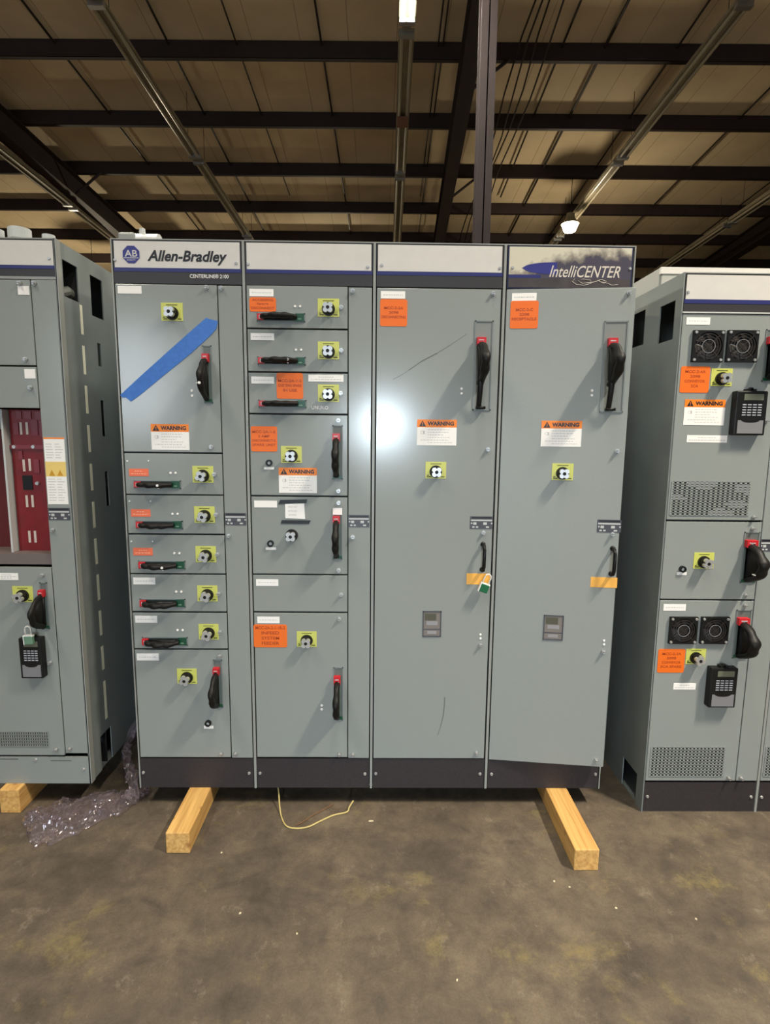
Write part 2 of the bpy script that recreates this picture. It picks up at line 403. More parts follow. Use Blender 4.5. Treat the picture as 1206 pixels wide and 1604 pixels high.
t = thing('steel_column', (1.96, 3, 0), 'tall dark steel column rising behind the third cabinet of the main row', 'column')
b.build('shaft', t)
b = MB(); b.box(ident, 2.016, 2.022, 2.99, 3.0, 0, 6.0, mat('grey_conduit', srgb(120, 118, 116), .4, .5)); b.build('conduit', t)
b = MB(); b.box(ident, 1.84, 2.08, 2.88, 3.13, 0, .02, STEEL); b.build('base_plate', t)
# thin sag rods between roof and purlins
for i, (x, d) in enumerate([(-3.1, .016), (-1.66, .014), (-.8, .01), (.27, .014), (1.74, .01), (1.80, .01), (3.3, .014), (3.84, .02), (4.75, .014), (6.4, .014), (8.1, .014)]):
    b = MB(); ya, yb = (0, 16) if i not in (2, 4, 6) else (0, 9.2)
    b.tube([TB(x, ya, zb(ya)+.15), TB(x, yb, zb(yb)+.15)], d, CABLE, 5)
    nm = ['far left edge', 'left of the left light row', 'right of the left light row', 'middle left of the centre light row', 'beside the centre light row on its right', 'closest to the centre light row', 'right of the column', 'between column and right light row', 'just right of the right light row', 'between the two right light rows', 'beyond the far right light row'][i]
    tag(b.build('sag_rod'), 'thin dark rod line under the roof, %s' % nm, 'rod', 'sag rods under the roof')
for i, (x0, z0) in enumerate([(2.72, 6.3), (2.80, 6.25), (2.90, 6.32), (3.0, 6.22)]):
    b = MB(); pts = []
    for j in range(13):
        y = 2.2 + j*.9; pts.append(TB(x0-.02+.035*math.sin(j*1.3+i), y, z0-SL*(y-5.4)-.05-.04*math.sin(j*PI/3)**2))
    b.tube(pts, .011, CABLE, 5)
    tag(b.build('hanging_cable'), 'thin dark cable strung under the roof just right of the steel column', 'cable', 'cables beside the column')

# strip lights
def zr(y): return 5.8 - .03*(y-5.444)
def strip(x, y0, y1, lit, lab):
    t = thing('strip_light', TB(x, (y0+y1)/2, zr((y0+y1)/2)), lab, 'light', 'rows of strip lights under the roof')
    def bar(a0, a1, c0, c1, m, nm, ya=y0, yb=y1, bb=None):
        b = bb or MB(); v = []
        for y in (ya, yb):
            for a in (a0, a1):
                for c in (c0, c1): v.append(TB(x+a, y, zr(y)+c))
        b.add(v, [(0, 1, 3, 2), (4, 6, 7, 5), (0, 4, 5, 1), (2, 3, 7, 6), (0, 2, 6, 4), (1, 5, 7, 3)], m)
        return b if bb else b.build(nm, t)
    bar(-.045, .045, .03, .10, GALV, 'housing', y0+.02, y1-.02)
    bar(-.085, .085, .018, .03, GALV, 'reflector', y0+.04, y1-.04)
    for s in (-1, 1):
        b = MB(); b.tube([TB(x+s*.048, y0+.1, zr(y0)-.004), TB(x+s*.048, y1-.1, zr(y1)-.004)], .019, TUBE_ON if lit else TUBE_OFF, 8); b.build('fluorescent_tube', t)
    for y in (y0+.08, y1-.08):
        b = MB(); b.box(TB, x-.08, x+.08, y-.03, y+.03, zr(y)-.03, zr(y)+.03, ZINC); b.build('lamp_holder', t)
    for y in (y0+.35, y1-.35):
        b = MB(); b.tube([TB(x, y, zr(y)+.09), TB(x, y, zb(y)+.2)], .004, CABLE, 4); b.build('hanger', t)
rows = [(1.31, 'centre', [(-5.2, -2.1, 1), (-2.1, 1.0, 1), (1.02, 4.1, 1), (4.12, 7.16, 0), (7.18, 10.2, 0), (10.22, 13.2, 0)]),
        (-1.78, 'left', [(-5.3, -2.3, 1), (-2.3, .7, 1), (.72, 3.74, 1), (3.76, 6.73, 0), (6.75, 9.75, 0), (9.77, 12.8, 0)]),
        (4.6, 'right', [(-3.9, -.6, 1), (.7, 3.69, 1), (3.71, 6.66, 0), (6.68, 9.65, 0), (9.67, 12.7, 0)]),
        (-4.66, 'far left', [(5.4, 8.4, 0), (8.42, 11.4, 0)]),
        (7.62, 'far right', [(5.9, 8.9, 0), (8.92, 11.9, 0), (11.92, 14.9, 0)])]
for x, rn, segs in rows:
    for i, (a, c, lit) in enumerate(segs):
        if lit and c > 2: lab = 'lit white strip light at the near end of the %s ceiling row' % rn
        elif lit: lab = 'lit strip light of the %s row overhead nearer than the photo shows, segment %s' % (rn, ['one', 'two', 'three'][i])
        else:
            n = sum(1 for q in segs[:i] if not q[2])
            lab = 'unlit galvanised strip light in the %s ceiling row, %s from the viewer' % (rn, ['first unlit one', 'second unlit one', 'third unlit one'][n])
        strip(x, a, c, lit, lab)
b = MB(); b.box(TB, 1.24, 1.38, 5.55, 5.8, zr(5.6)-.05, zr(5.6)-.04, RUST)
tag(b.build('junction_cover'), 'small brown cover plate under the centre strip light row', 'cover plate')
# high bay lamp
def high_bay(p, lab, watt):
    ztop = zb(p.y)+.2
    t = thing('high_bay_lamp', p, lab, 'lamp')
    T = lambda u, z, n: p + Vector((u, z, -n))
    b = MB(); b.cyl(T, 0, 0, -.2, -.12, .07, .08, GALV, 20); b.build('ballast_housing', t)
    b = MB(); b.cyl(T, 0, 0, -.12, -.02, .08, .16, GALV, 24); b.build('reflector', t)
    b = MB(); b.cyl(T, 0, 0, -.02, .10, .145, .10, BULB, 24); b.build('lens', t, smooth=True)
    b = MB(); b.tube([p+Vector((0, 0, .2)), p+Vector((0, 0, ztop-p.z))], .006, CABLE, 5); b.build('hanger', t)
    d = bpy.data.lights.new('high_bay_light', 'POINT'); d.energy = watt; d.color = (1, .85, .6); d.shadow_soft_size = .1
    o = bpy.data.objects.new('high_bay_light', d); COL.objects.link(o); o.location = p + Vector((0, 0, -.25))
high_bay(Vector((4.43, 8.17, 5.4)), 'round glowing high bay lamp above the fourth cabinet of the main row', 60)
high_bay(Vector((-.2, 12.6, 5.2)), 'added high bay lamp hidden behind the main row of cabinets to light the roof', 130)  # unseen lamp added to brighten the roof beyond the main row
high_bay(Vector((-5.6, 11.2, 4.9)), 'added high bay lamp hidden behind the left cabinet to light the roof', 130)  # second added lamp, out of sight, lifting the left part of the roof

# ================================================================== CABINET PARTS
def latch(pl, px, py, door, r=.0075):
    u, z = pl.at(px, py); b = MB()
    b.cyl(pl, u, z, 0, .006, r*1.15, r*1.15, ZINC, 12); b.cyl(pl, u, z, .006, .016, r*.85, r*.75, CHROME, 12)
    b.box(pl, u-r*.7, u+r*.7, z-.0008, z+.0008, .016, .0163, INK)
    return b.build('latch_screw', door)
def studs(pl, pts, door, r=.0055):
    for px, py in pts:
        u, z = pl.at(px, py); b = MB(); b.cyl(pl, u, z, 0, .003, r, r*.8, WHITE, 12); b.build('white_plug', door)
def label(pl, cx, cy, w, h, door, lines=2, name='white_label', m=None, mi=None, full=.8):
    u0, z1 = pl.at(cx-w/2, cy-h/2); u1, z0 = pl.at(cx+w/2, cy+h/2); b = MB(); m = m or WHITE; mi = mi or INKG
    b.box(pl, u0, u1, z0, z1, 0, .0012, m); hh = (z1-z0)
    for i in range(lines):
        zc = z1-hh*(i+1)/(lines+1); wd = (u1-u0)*full*(.5 if (i % 2 == 0 and lines > 1) else 1)/2; uc = (u0+u1)/2; x = uc-wd
        while x < uc+wd:
            l = random.uniform(.004, .011); b.box(pl, x, min(x+l, uc+wd), zc-hh*.045, zc+hh*.045, .0012, .0015, mi); x += l+.003
    return b.build(name, door)
def sticker(pl, cx, cy, w, h, door, lines, top=.78, frac=.62, cuth=None):
    u0, z1 = pl.at(cx-w/2, cy-h/2); u1, z0 = pl.at(cx+w/2, cy+h/2); b = MB(); r = .008
    pts = []
    for (cu, cz, a0) in ((u1-r, z1-r, 0), (u0+r, z1-r, 90), (u0+r, z0+r, 180), (u1-r, z0+r, 270)):
        for k in range(4):
            a = math.radians(a0+30*k); pts.append((cu+r*math.cos(a), cz+r*math.sin(a)))
    b.poly(pl, pts, 0, .0014, ORANGE)
    o = b.build('orange_sticker', door)
    H = z1-z0; Wd = u1-u0; n = len(lines); lh = H*frac/n
    b = MB()
    for i, s in enumerate(lines):
        zc = z0+H*top-lh*i; wd = min(Wd*.88, Wd*.088*len(s)); uc = (u0+u1)/2
        b.text(pl, s, uc-wd/2, uc+wd/2, zc-lh*.3, zc+lh*.3, .0018, ORANGEI, bold=.02)
    if not b.v: return o
    tx = b
    for v in tx.v: pass
    # print is part of the sticker's own mesh
    me = o.data; bm = bmesh.new(); bm.from_mesh(me); me.materials.append(ORANGEI); root = door
    while root.parent: root = root.parent
    vv = [bm.verts.new(v-root.location) for v in tx.v]
    for f in tx.f:
        try:
            k = bm.faces.new([vv[i] for i in f]); k.material_index = 1
        except ValueError: pass
    bm.to_mesh(me); bm.free(); return o
def warning(pl, cx, cy, w, h, door):
    u0, z1 = pl.at(cx-w/2, cy-h/2); u1, z0 = pl.at(cx+w/2, cy+h/2); b = MB(); H = z1-z0; Wd = u1-u0; zm = z1-H*.30
    b.box(pl, u0, u1, z0, zm, 0, .0012, WHITE); b.box(pl, u0, u1, zm, z1, 0, .0012, WARNO)
    b.text(pl, 'WARNING', u0+Wd*.26, u0+Wd*.93, zm+H*.07, z1-H*.07, .0015, INK, bold=.045)
    tu, tz, s = u0+Wd*.135, zm+H*.035, H*.23
    b.poly(pl, [(tu-s*.58, tz), (tu+s*.58, tz), (tu, tz+s)], .0012, .0015, INK)
    b.box(pl, tu-s*.05, tu+s*.05, tz+s*.28, tz+s*.68, .0015, .0017, WARNO); b.box(pl, tu-s*.05, tu+s*.05, tz+s*.1, tz+s*.2, .0015, .0017, WARNO)
    for k, (a, c) in enumerate([(.27, .82), (.27, .8), (.27, .66), (.27, .84), (.1, .8), (.27, .9)]):
        zc = zm-H*(.09+.1*k); x = u0+Wd*a
        while x < u0+Wd*c:
            l = random.uniform(.004, .012); b.box(pl, x, min(x+l, u0+Wd*c), zc-H*.011, zc+H*.011, .0012, .0014, INKG); x += l+.003
    b.ring(pl, u0+Wd*.13, zm-H*.2, .0012, .0014, H*.05, H*.062, INKG, 14)
    b.box(pl, u0+Wd*.16, u0+Wd*.19, zm-H*.26, zm-H*.14, .0012, .0014, INKG)
    return b.build('warning_label', door)
def selector(pl, cx, cy, door, plate=True, tilt=0):
    """chrome cam latch with a clover face on its lime legend plate"""
    u, z = pl.at(cx, cy)
    if plate:
        b = MB(); b.box(pl, u-.042, u+.042, z-.034, z+.034, 0, .0015, LIME)
        b.box(pl, u-.036, u-.018, z-.029, z-.025, .0015, .0017, LIMEI); b.box(pl, u+.02, u+.036, z-.029, z-.025, .0015, .0017, LIMEI)
        b.box(pl, u-.022, u+.022, z+.024, z+.027, .0015, .0017, LIMEI); b.box(pl, u-.036, u-.028, z-.023, z-.019, .0015, .0017, LIMEI)
        b.build('legend_plate', door)
    k = MB(); zz = z-.006 if plate else z
    k.cyl(pl, u, zz, 0, .010, .026, .025, BLACK, 24); k.cyl(pl, u, zz, .010, .026, .022, .02, RUBBER, 24)
    pts = []
    for i in range(48):
        a = 2*PI*i/48; r = .0125 + .0095*abs(math.cos(2*(a-PI/4)))**.7; pts.append((u+r*math.cos(a+tilt), zz+r*math.sin(a+tilt)))
    k.poly(pl, pts, .026, .040, CHROME)
    k.cyl(pl, u, zz, .040, .0415, .007, .006, RUBBER, 12)
    return k.build('selector_knob', door)
def operator(pl, cx0, cy0, cx1, cy1, door, vert=True, depth=.07, slot=True, seal=None, tag_white=False, big=False):
    """disconnect operator inside the recess rectangle given by pixel corners"""
    u0, z1 = pl.at(cx0, cy0); u1, z0 = pl.at(cx1, cy1)
    if vert: L, Wd = z1-z0, u1-u0; T = lambda a, c, n: pl((u0+u1)/2+c, z1-a, n)
    else: L, Wd = u1-u0, z1-z0; T = lambda a, c, n: pl(u0+a, (z0+z1)/2+c, n)
    h = Wd/2
    if slot:
        b = MB(); e = .004
        for a0, a1, c0, c1 in ((0, L, -h, -h+e), (0, L, h-e, h), (0, e, -h, h), (L-e, L, -h, h)):
            b.box(T, a0, a1, c0, c1, 0, .003, GREYS)
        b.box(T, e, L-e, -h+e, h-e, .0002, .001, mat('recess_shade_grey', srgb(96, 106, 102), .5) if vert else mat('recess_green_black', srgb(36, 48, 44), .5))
        b.build('operator_bezel', door)
    if vert: r0, r1, g0, g1, h0, h1 = .15, .29, .93, .985, .27, .93
    else: r0, r1, g0, g1, h0, h1 = .02, .15, .8, .98, .13, .83
    hw = h*.74
    if big: r0, r1, h0, h1 = .19, .28, .27, .98; hw = .0185
    b = MB(); cc = -h*.22 if vert else 0
    b.box(T, L*r0, L*r1, cc-hw*.95, cc+hw*.95, .001, .022 if vert else .014, RED)
    b.box(T, L*(r0+.3*(r1-r0)), L*(r0+.42*(r1-r0)), cc-hw*.6, cc+hw*.5, .022 if vert else .014, .0225 if vert else .0145, SILVER)
    b.box(T, L*(r0+.6*(r1-r0)), L*(r0+.7*(r1-r0)), cc-hw*.1, cc+hw*.6, .022 if vert else .014, .0225 if vert else .0145, SILVER)
    b.build('on_flag', door, .0015)
    if not big:
        b = MB(); b.box(T, L*g0, L*g1, -h*.9, h*.9, .001, .006, GREEN)
        if not vert: b.box(T, L*(g0+.05), L*(g0+.12), -h*.5, -h*.2, .006, .0064, PADG2)
        b.build('off_flag', door)
    # handle: rear lever, curved front grip with finger waves
    b = MB(); N = 22; P = []; R = []; R2 = []
    up = (T(0, 1, 0)-T(0, 0, 0)).normalized()
    g_end = h1 if not big else .70
    for i in range(N+1):
        t = i/N; a = L*(h0+(g_end-h0)*t)
        n = .016 + depth*math.sin(PI*min(1, t*1.03))**.62 + .0035*math.sin(t*PI*6)
        P.append(T(a, cc, n)); R.append(hw*(.72+.2*math.sin(PI*t)+.10*math.sin(t*PI*6+1))); R2.append(.011+.004*math.sin(PI*t))
    # tube's x axis = t x up ; keep width along c
    b.tube(P, R2, RUBBER, 10, R, up)
    if depth > .05:       # web between grip and panel
        pts = [(L*h0, .006)]+[(L*(h0+(g_end-h0)*i/10), .012+depth*.86*math.sin(PI*min(1, i/10*1.03))**.62) for i in range(1, 10)]+[(L*(h0+(g_end-h0)*.9), .012), (L*(h0+(g_end-h0)*.5), .006)]
        vs = [T(a, cc+c, n) for c in (-hw*.55, hw*.45) for a, n in pts]; k = len(pts)
        b.add(vs, [(i, (i+1) % k, k+(i+1) % k, k+i) for i in range(k)]+[tuple(range(k)), tuple(range(2*k-1, k-1, -1))], RUBBER)
    if big:
        P = [T(L*(h0+(h1-h0)*i/12), cc-.004, .02+.028*math.sin(PI*i/12)) for i in range(13)]
        b.tube(P, [.008]*13, BLACK, 8, [.014-.004*i/12 for i in range(13)], up)
        b.box(T, L*.955, L*.985, cc-.014, cc+.022, .006, .03, BLACK)
    else:
        b.box(T, L*h0, L*h1*.98, cc-hw*.55, cc+hw*.55, .004, .014, BLACK)
    b.cyl(T, L*(h0+.01), cc, .002, .024, hw*.7, hw*.6, BLACK, 14)
    o = b.build('disconnect_handle', door, smooth=True)
    if seal is not None:
        a = L*seal; n = .016+depth*math.sin(PI*min(1, (seal-h0)/(g_end-h0)*1.03))**.62; b = MB()
        p = T(a, cc, n+.012)
        b.cyl(T, a, cc, n+.004, n+.016, .006, .005, WHITE, 12); b.box(T, a-.002, a+.002, cc-hw*1.1, cc, n-.01, n+.006, WHITE); b.build('wire_seal', door)
    if tag_white:
        b = MB(); b.box(T, L*.0, L*.13, -h*.95, h*.95, .003, .0042, WHITE); b.build('white_tag', door)
def rating(pl, cx, cy, door, w=.088, h=.05):
    u, z = pl.at(cx, cy); b = MB(); u -= w/2; z -= h/2
    b.box(pl, u, u+w, z, z+h, 0, .0015, PLATE)
    b.box(pl, u+.006, u+w-.006, z+h*.82, z+h*.95, .0015, .0018, INK)
    b.box(pl, u+.003, u+w-.003, z+h*.62, z+h*.74, .0015, .0018, SILVER)
    for a, c, d, e in ((.14, .28, .32, .52), (.58, .74, .32, .52), (.04, .1, .38, .5), (.92, .98, .38, .5), (.1, .2, .08, .2), (.26, .36, .08, .2), (.7, .84, .08, .2)):
        b.box(pl, u+w*a, u+w*c, z+h*d, z+h*e, .0015, .0018, SILVER)
    b.build('rating_plate', door)
def button(pl, cx, cy, door):
    u, z = pl.at(cx, cy); b = MB(); b.ring(pl, u, z, 0, .012, .007, .0135, BLACK, 20); b.cyl(pl, u, z, 0, .008, .007, .006, SILVER, 14); b.build('reset_button', door)
def grille(pl, x0, y0, x1, y1, door, nx, nz, fill=0):
    u0, zt = pl.at(x0, y0); u1, z0 = pl.at(x1, y1); b = MB(); du = (u1-u0)/nx; dz = (zt-z0)/nz
    b.box(pl, u0, u1, z0, zt, .0002, .0008, DARK)
    for i in range(nx+1):
        if i < nx or True: b.box(pl, u0+du*i-du*.26, u0+du*i+du*.26, z0, zt, .0008, .0022, GREY)
    for j in range(nz+1): b.box(pl, u0, u1, z0+dz*j-dz*.14, z0+dz*j+dz*.14, .0008, .0022, GREY)
    if fill:
        blob = [(random.random()*nx, random.random()*nz, random.uniform(1, fill)) for _ in range(6)]
        for i in range(nx):
            for j in range(nz):
                if any((i-a)**2*.4+(j-c)**2 < r*r for a, c, r in blob): b.box(pl, u0+du*i, u0+du*(i+1), z0+dz*j, z0+dz*(j+1), .0008, .0018, PADL)
    b.build('vent_grille', door)
def fan(pl, cx, cy, wpx, door):
    u, z = pl.at(cx, cy); u2, _ = pl.at(cx+wpx/2, cy); h = u2-u; b = MB()
    # square frame with round opening
    seg = 32; vs = []
    for n in (0, .012):
        for i in range(seg):
            a = 2*PI*i/seg+PI/4; c, s_ = math.cos(a), math.sin(a); k = h/max(abs(c), abs(s_)); vs.append(pl(u+c*k, z+s_*k, n))
        for i in range(seg):
            a = 2*PI*i/seg+PI/4; vs.append(pl(u+h*.9*math.cos(a), z+h*.9*math.sin(a), n))
    fs = []
    for i in range(seg):
        j = (i+1) % seg
        fs += [(i, j, seg+j, seg+i), (2*seg+i, 3*seg+i, 3*seg+j, 2*seg+j), (i, 2*seg+i, 2*seg+j, j), (seg+i, seg+j, 3*seg+j, 3*seg+i)]
    b.add(vs, fs, BLACK)
    b.cyl(pl, u, z, .0002, .001, h*.9, h*.9, DARK, 24); b.cyl(pl, u, z, .001, .008, h*.36, h*.34, FANB, 20)
    for k in range(7):
        a = 2*PI*k/7; pts = []
        for r, da, n in ((.34, 0, .002), (.86, .25, .002), (.86, .95, .008), (.34, .6, .008)):
            pts.append((r*h, a+da, n))
        vs = [pl(u+r*math.cos(w), z+r*math.sin(w), n+o) for o in (0, .001) for r, w, n in pts]
        b.add(vs, [(0, 1, 2, 3), (7, 6, 5, 4), (0, 4, 5, 1), (1, 5, 6, 2), (2, 6, 7, 3), (3, 7, 4, 0)], FANB)
    for r in (.42, .6, .78): b.ring(pl, u, z, .0115, .0135, h*r-.0010, h*r+.0010, FANG if r > .5 else PADL, 28)
    for k in range(2):
        a = PI/4+PI/2*k; d = Vector((math.cos(a), math.sin(a)))*h*.95; e = Vector((-d.y, d.x)).normalized()*.0012
        b.poly(pl, [(u-d.x-e.x, z-d.y-e.y), (u+d.x-e.x, z+d.y-e.y), (u+d.x+e.x, z+d.y+e.y), (u-d.x+e.x, z-d.y+e.y)], .0115, .013, FANG)
    for a, c in ((-1, -1), (1, -1), (-1, 1), (1, 1)): b.cyl(pl, u+a*h*.86, z+c*h*.86, .012, .0155, .006, .005, CHROME, 10)
    b.build('cooling_fan', door)
def window(pl, cx, cy, w, h, door):
    u0, z1 = pl.at(cx-w/2, cy-h/2); u1, z0 = pl.at(cx+w/2, cy+h/2); b = MB(); W_ = u1-u0; H = z1-z0
    for a in ((u0, u1, z0, z0+.004), (u0, u1, z1-.004, z1), (u0, u0+.004, z0, z1), (u1-.004, u1, z0, z1)): b.box(pl, *a, 0, .003, PLATE)
    b.box(pl, u0+.004, u1-.004, z0+.004, z1-.004, .0003, .001, mat('window_glass_grey', srgb(128, 122, 118), .12))
    b.box(pl, u0+W_*.1, u0+W_*.72, z1-H*.36, z1-H*.1, .001, .0014, mat('window_dark_view', srgb(84, 84, 70), .3))
    b.box(pl, u0+W_*.2, u0+W_*.8, z0+H*.45, z0+H*.6, .001, .0014, mat('window_pale_view', srgb(150, 148, 152), .3))
    b.box(pl, u0+W_*.05, u0+W_*.95, z0+H*.27, z0+H*.31, .001, .0014, PLATE); b.box(pl, u0+W_*.25, u0+W_*.75, z0+H*.1, z0+H*.22, .001, .0014, mat('window_pale_view', (0, 0, 0)))
    b.build('viewing_window', door)
def door(name, pl, u0, u1, z0, z1, root, thick=.018, n=.0, m=None):
    b = MB(); b.box(pl, u0, u1, z0, z1, n-thick, n, m or GREY); return b.build(name, root, .0018)
def kickplate(pl, u0, u1, z0, z1, root, screws, m=None, n=-.004):
    b = MB(); b.box(pl, u0, u1, z0, z1, n-.01, n, m or KICK); o = b.build('kick_plate', root)
    for px, py in screws:
        u, z = pl.at(px, py); b = MB(); b.cyl(pl, u, z, n, n+.005, .007, .005, CHROME, 12); b.build('screw', o)
    return o
def shell(pl, w, z0, z1, depth, root, side_l=None, side_r=None, backing=.03):
    """sheet metal carcass from u=0..w; sides may carry cut-outs given as (depth0, depth1, z0, z1)"""
    b = MB(); t = .005
    TL = lambda a, z, n: pl(n, z, -a); TR = lambda a, z, n: pl(w-n, z, -a)
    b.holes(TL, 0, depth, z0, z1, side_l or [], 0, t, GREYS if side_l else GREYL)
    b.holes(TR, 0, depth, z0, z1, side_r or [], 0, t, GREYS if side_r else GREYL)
    b.box(pl, t, w-t, z1-.004, z1, -depth, 0, GREYL); b.box(pl, t, w-t, z0, z0+.004, -depth, -.02, GREYS)
    b.box(pl, t, w-t, z0, z1-.004, -depth, -depth+.004, GREYS)
    b.box(pl, t, w-t, z0+.004, z1-.004, -backing-.003, -backing, DARK)
    return b.build('carcass', root)
def header(pl, u0, u1, zt, zw, zbl, zbk, root, art=False):
    b = MB(); b.box(pl, u0, u1, zbk, zt, -.012, -.002, BAND if not art else NAVY)
    o = b.build('nameplate', root)
    b = MB(); e = .005
    if art:
        b.box(pl, u0+e, u1-e, zbk+.004, zt-e, -.002, -.0008, ART); b.build('art_panel', o)
        b = MB(); b.box(pl, u0+e, u0+.13, zbl-.004, zbl+.008, -.0008, -.0005, BLUE); b.box(pl, u0+e, u1-e, zbk+.004, zbl-.004, -.0008, -.0006, mat('art_lower_band', srgb(66, 60, 62), .4, noise=.25, nscale=16)); b.build('lower_band', o)
    else:
        b.box(pl, u0+e, u1-e, zw, zt-e, -.002, -.0008, WHITEP); b.build('white_panel', o)
        b = MB(); b.box(pl, u0+.001, u1-.001, zbl, zw, -.002, -.001, BLUE); b.build('blue_stripe', o)
    return o
def smallscrew(pl, px, py, par, m=None):
    u, z = pl.at(px, py); b = MB(); b.cyl(pl, u, z, -.001, .003, .0065, .005, m or CHROME, 10); b.build('screw', par)

MP = Plane(0, 0)
zA = lambda px, py: MP.at(px, py)[1]
ZT = 2.375
ZW, ZBL, ZBK = zA(180, 418.5), zA(180, 424.5), zA(180, 443)
SECW = .508
D = .5
def zpx(x, y): return MP.at(x, y)[1]
Z0 = .0892
ZK = zpx(300, 1187)
def section(i, name, lab, kicks):
    pl = Plane(i*SECW, 0)
    root = thing('control_cabinet', (i*SECW, 0, Z0), lab, 'cabinet', 'main row of four control cabinets')
    shell(pl, SECW, Z0, ZT, D, root)
    kickplate(pl, .008, SECW-.008, Z0, ZK-.004, root, kicks)
    return pl, root

# ------------------------------------------------------------------ section 1
pl, r1 = section(0, 's', 'grey control cabinet with octagonal logo header and slanting blue tape, left end of main row', [(224, 1211), (390, 1212)])
h = header(pl, .008, SECW-.008, ZT-.004, ZW, ZBL, ZBK, r1)
b = MB()
u0, z1 = pl.at(230, 391.5); u1, z0 = pl.at(356, 415); b.text(pl, 'Allen-Bradley', u0, u1, z0-.002, z1, .0002, INK, shear=.26, bold=.027); b.build('header_lettering', h)
b = MB(); u0, z1 = pl.at(297, 429); u1, z0 = pl.at(358, 436); b.text(pl, 'CENTERLINE\u00ae 2100', u0, u1, z0, z1, -.0015, WHITE, bold=.008); b.build('header_lettering', h)
b = MB(); cu, cz = pl.at(205.3, 398.6); R = .0345
b.poly(pl, [(cu+R*math.cos(PI/8+PI/4*k), cz+R*math.sin(PI/8+PI/4*k)) for k in range(8)], -.0008, .0004, LOGO)
b.text(pl, 'AB', cu-.024, cu+.024, cz-.008, cz+.016, .0008, WHITEP, bold=.01)
b.box(pl, cu-.029, cu+.029, cz-.0135, cz-.0115, .0004, .0008, WHITEP)
b.text(pl, 'QUALITY', cu-.017, cu+.017, cz-.024, cz-.017, .0008, WHITEP, bold=.0); b.build('octagon_logo', h)
smallscrew(pl, 180, 407, h, ZINC); smallscrew(pl, 370, 412, h)
UD = .403
X1 = 250
rows1 = [(445.5, 708), (710.5, 774), (776, 835.5), (838, 898), (900, 957.5), (960, 1015.5), (1018, 1186)]
ds = []
for a, c in rows1: ds.append(door('unit_door', pl, .010, UD, zpx(X1+5, c), zpx(X1+5, a), r1))
wd = door('wireway_door', pl, UD+.004, SECW-.010, ZK, ZBK-.005, r1)
d = ds[0]
label(pl, 203, 454, 38, 12.5, d, 0); selector(pl, 269.5, 488.5, d); operator(pl, 317, 541, 334, 632, d, depth=.075, seal=.68)
studs(pl, [(300.5, 612), (301, 620)], d); warning(pl, 266.5, 684.5, 61, 41, d); latch(pl, 324, 450.5, d); latch(pl, 331, 700, d)
latch(pl, 347, 451.5, wd); latch(pl, 358.5, 839, wd); latch(pl, 369, 1180, wd); rating(pl, 369, 813, wd)
rows = [(1, 217.5, 740, 247, 759, 318, 743, 271, 741, 722, 199.5), (2, 220.5, 803.5, 250, 822, 320.5, 806, 274, 805, 785, 203), (3, 224, 864, 254, 885, 322.5, 868, 277, 866.5, 848, 206)]
for k, lx, ly, hx, hy, sx, sy, tx, ty, by, bx in rows:
    d = ds[k]; label(pl, lx, ly, 31, 12, d, 2, 'coral_label', CORAL, CORALI)
    operator(pl, hx-37, hy-7, hx+37, hy+6.5, d, vert=False, depth=.026, seal=.6 if k != 2 else None)
    selector(pl, sx, sy, d, tilt=-.3); studs(pl, [(tx-4, ty), (tx+4, ty)], d, .005); studs(pl, [(bx, by), (bx+33, by)], d, .0035); latch(pl, sx+18, sy, d)
rows = [(4, 226, 910, 255, 944.5, 325, 929.5, 280, 927), (5, 229, 970, 258.5, 1004.5, 327, 989.5, 282, 987)]
for k, lx, ly, hx, hy, sx, sy, tx, ty in rows:
    d = ds[k]; label(pl, lx, ly, 35, 11, d, 1)
    operator(pl, hx-36, hy-7, hx+36, hy+6.5, d, vert=False, depth=.03)
    selector(pl, sx, sy, d, tilt=-.3); studs(pl, [(tx-4, ty), (tx+4, ty)], d, .005); latch(pl, sx+18, sy, d)
d = ds[6]; label(pl, 231.5, 1029, 35, 11, d, 1); selector(pl, 293, 1059, d, tilt=-.3); operator(pl, 334, 1033, 350, 1108, d, depth=.075, seal=.78)
latch(pl, 344.5, 1027, d); latch(pl, 346.5, 1180, d); button(pl, 326.5, 1132, d); label(pl, 327, 1139, 15, 4.5, d, 0)

# ------------------------------------------------------------------ section 2
pl, r2 = section(1, 's', 'grey control cabinet with blank header and taped paper note, second of the main row', [(407, 1212), (571.5, 1213)])
h = header(pl, .008, SECW-.008, ZT-.004, ZW, ZBL, ZBK, r2); smallscrew(pl, 388.5, 413.5, h, ZINC); smallscrew(pl, 576, 418, h, ZINC)
rows2 = [(448, 514), (516.5, 582), (584.5, 647.5), (650, 776), (778.5, 899), (901, 958), (960.5, 1186)]
ds = [door('unit_door', pl, .010, UD, zpx(465, c), zpx(465, a), r2) for a, c in rows2]
wd = door('wireway_door', pl, UD+.004, SECW-.010, ZK, ZBK-.005, r2)
latch(pl, 552.5, 456, wd); latch(pl, 552.5, 841, wd); latch(pl, 552.5, 1181, wd); rating(pl, 562, 816, wd)
d = ds[0]; label(pl, 409.5, 458.5, 38, 12, d, 1); sticker(pl, 411.5, 477, 42, 23, d, ['ACCESSING', 'Spare', 'DISCONNECT'], .82, .85)
operator(pl, 402, 490, 478, 504.5, d, vert=False, depth=.03); studs(pl, [(462, 480), (470, 480)], d, .005); selector(pl, 514.5, 482, d); latch(pl, 534.5, 481.5, d)
d = ds[1]; label(pl, 411, 527.5, 37, 11.5, d, 1); operator(pl, 403.5, 558.5, 479, 572.5, d, vert=False, depth=.03, seal=.66); studs(pl, [(463.5, 548), (471.5, 548)], d, .005)
selector(pl, 514.5, 549, d); latch(pl, 534.5, 549, d)
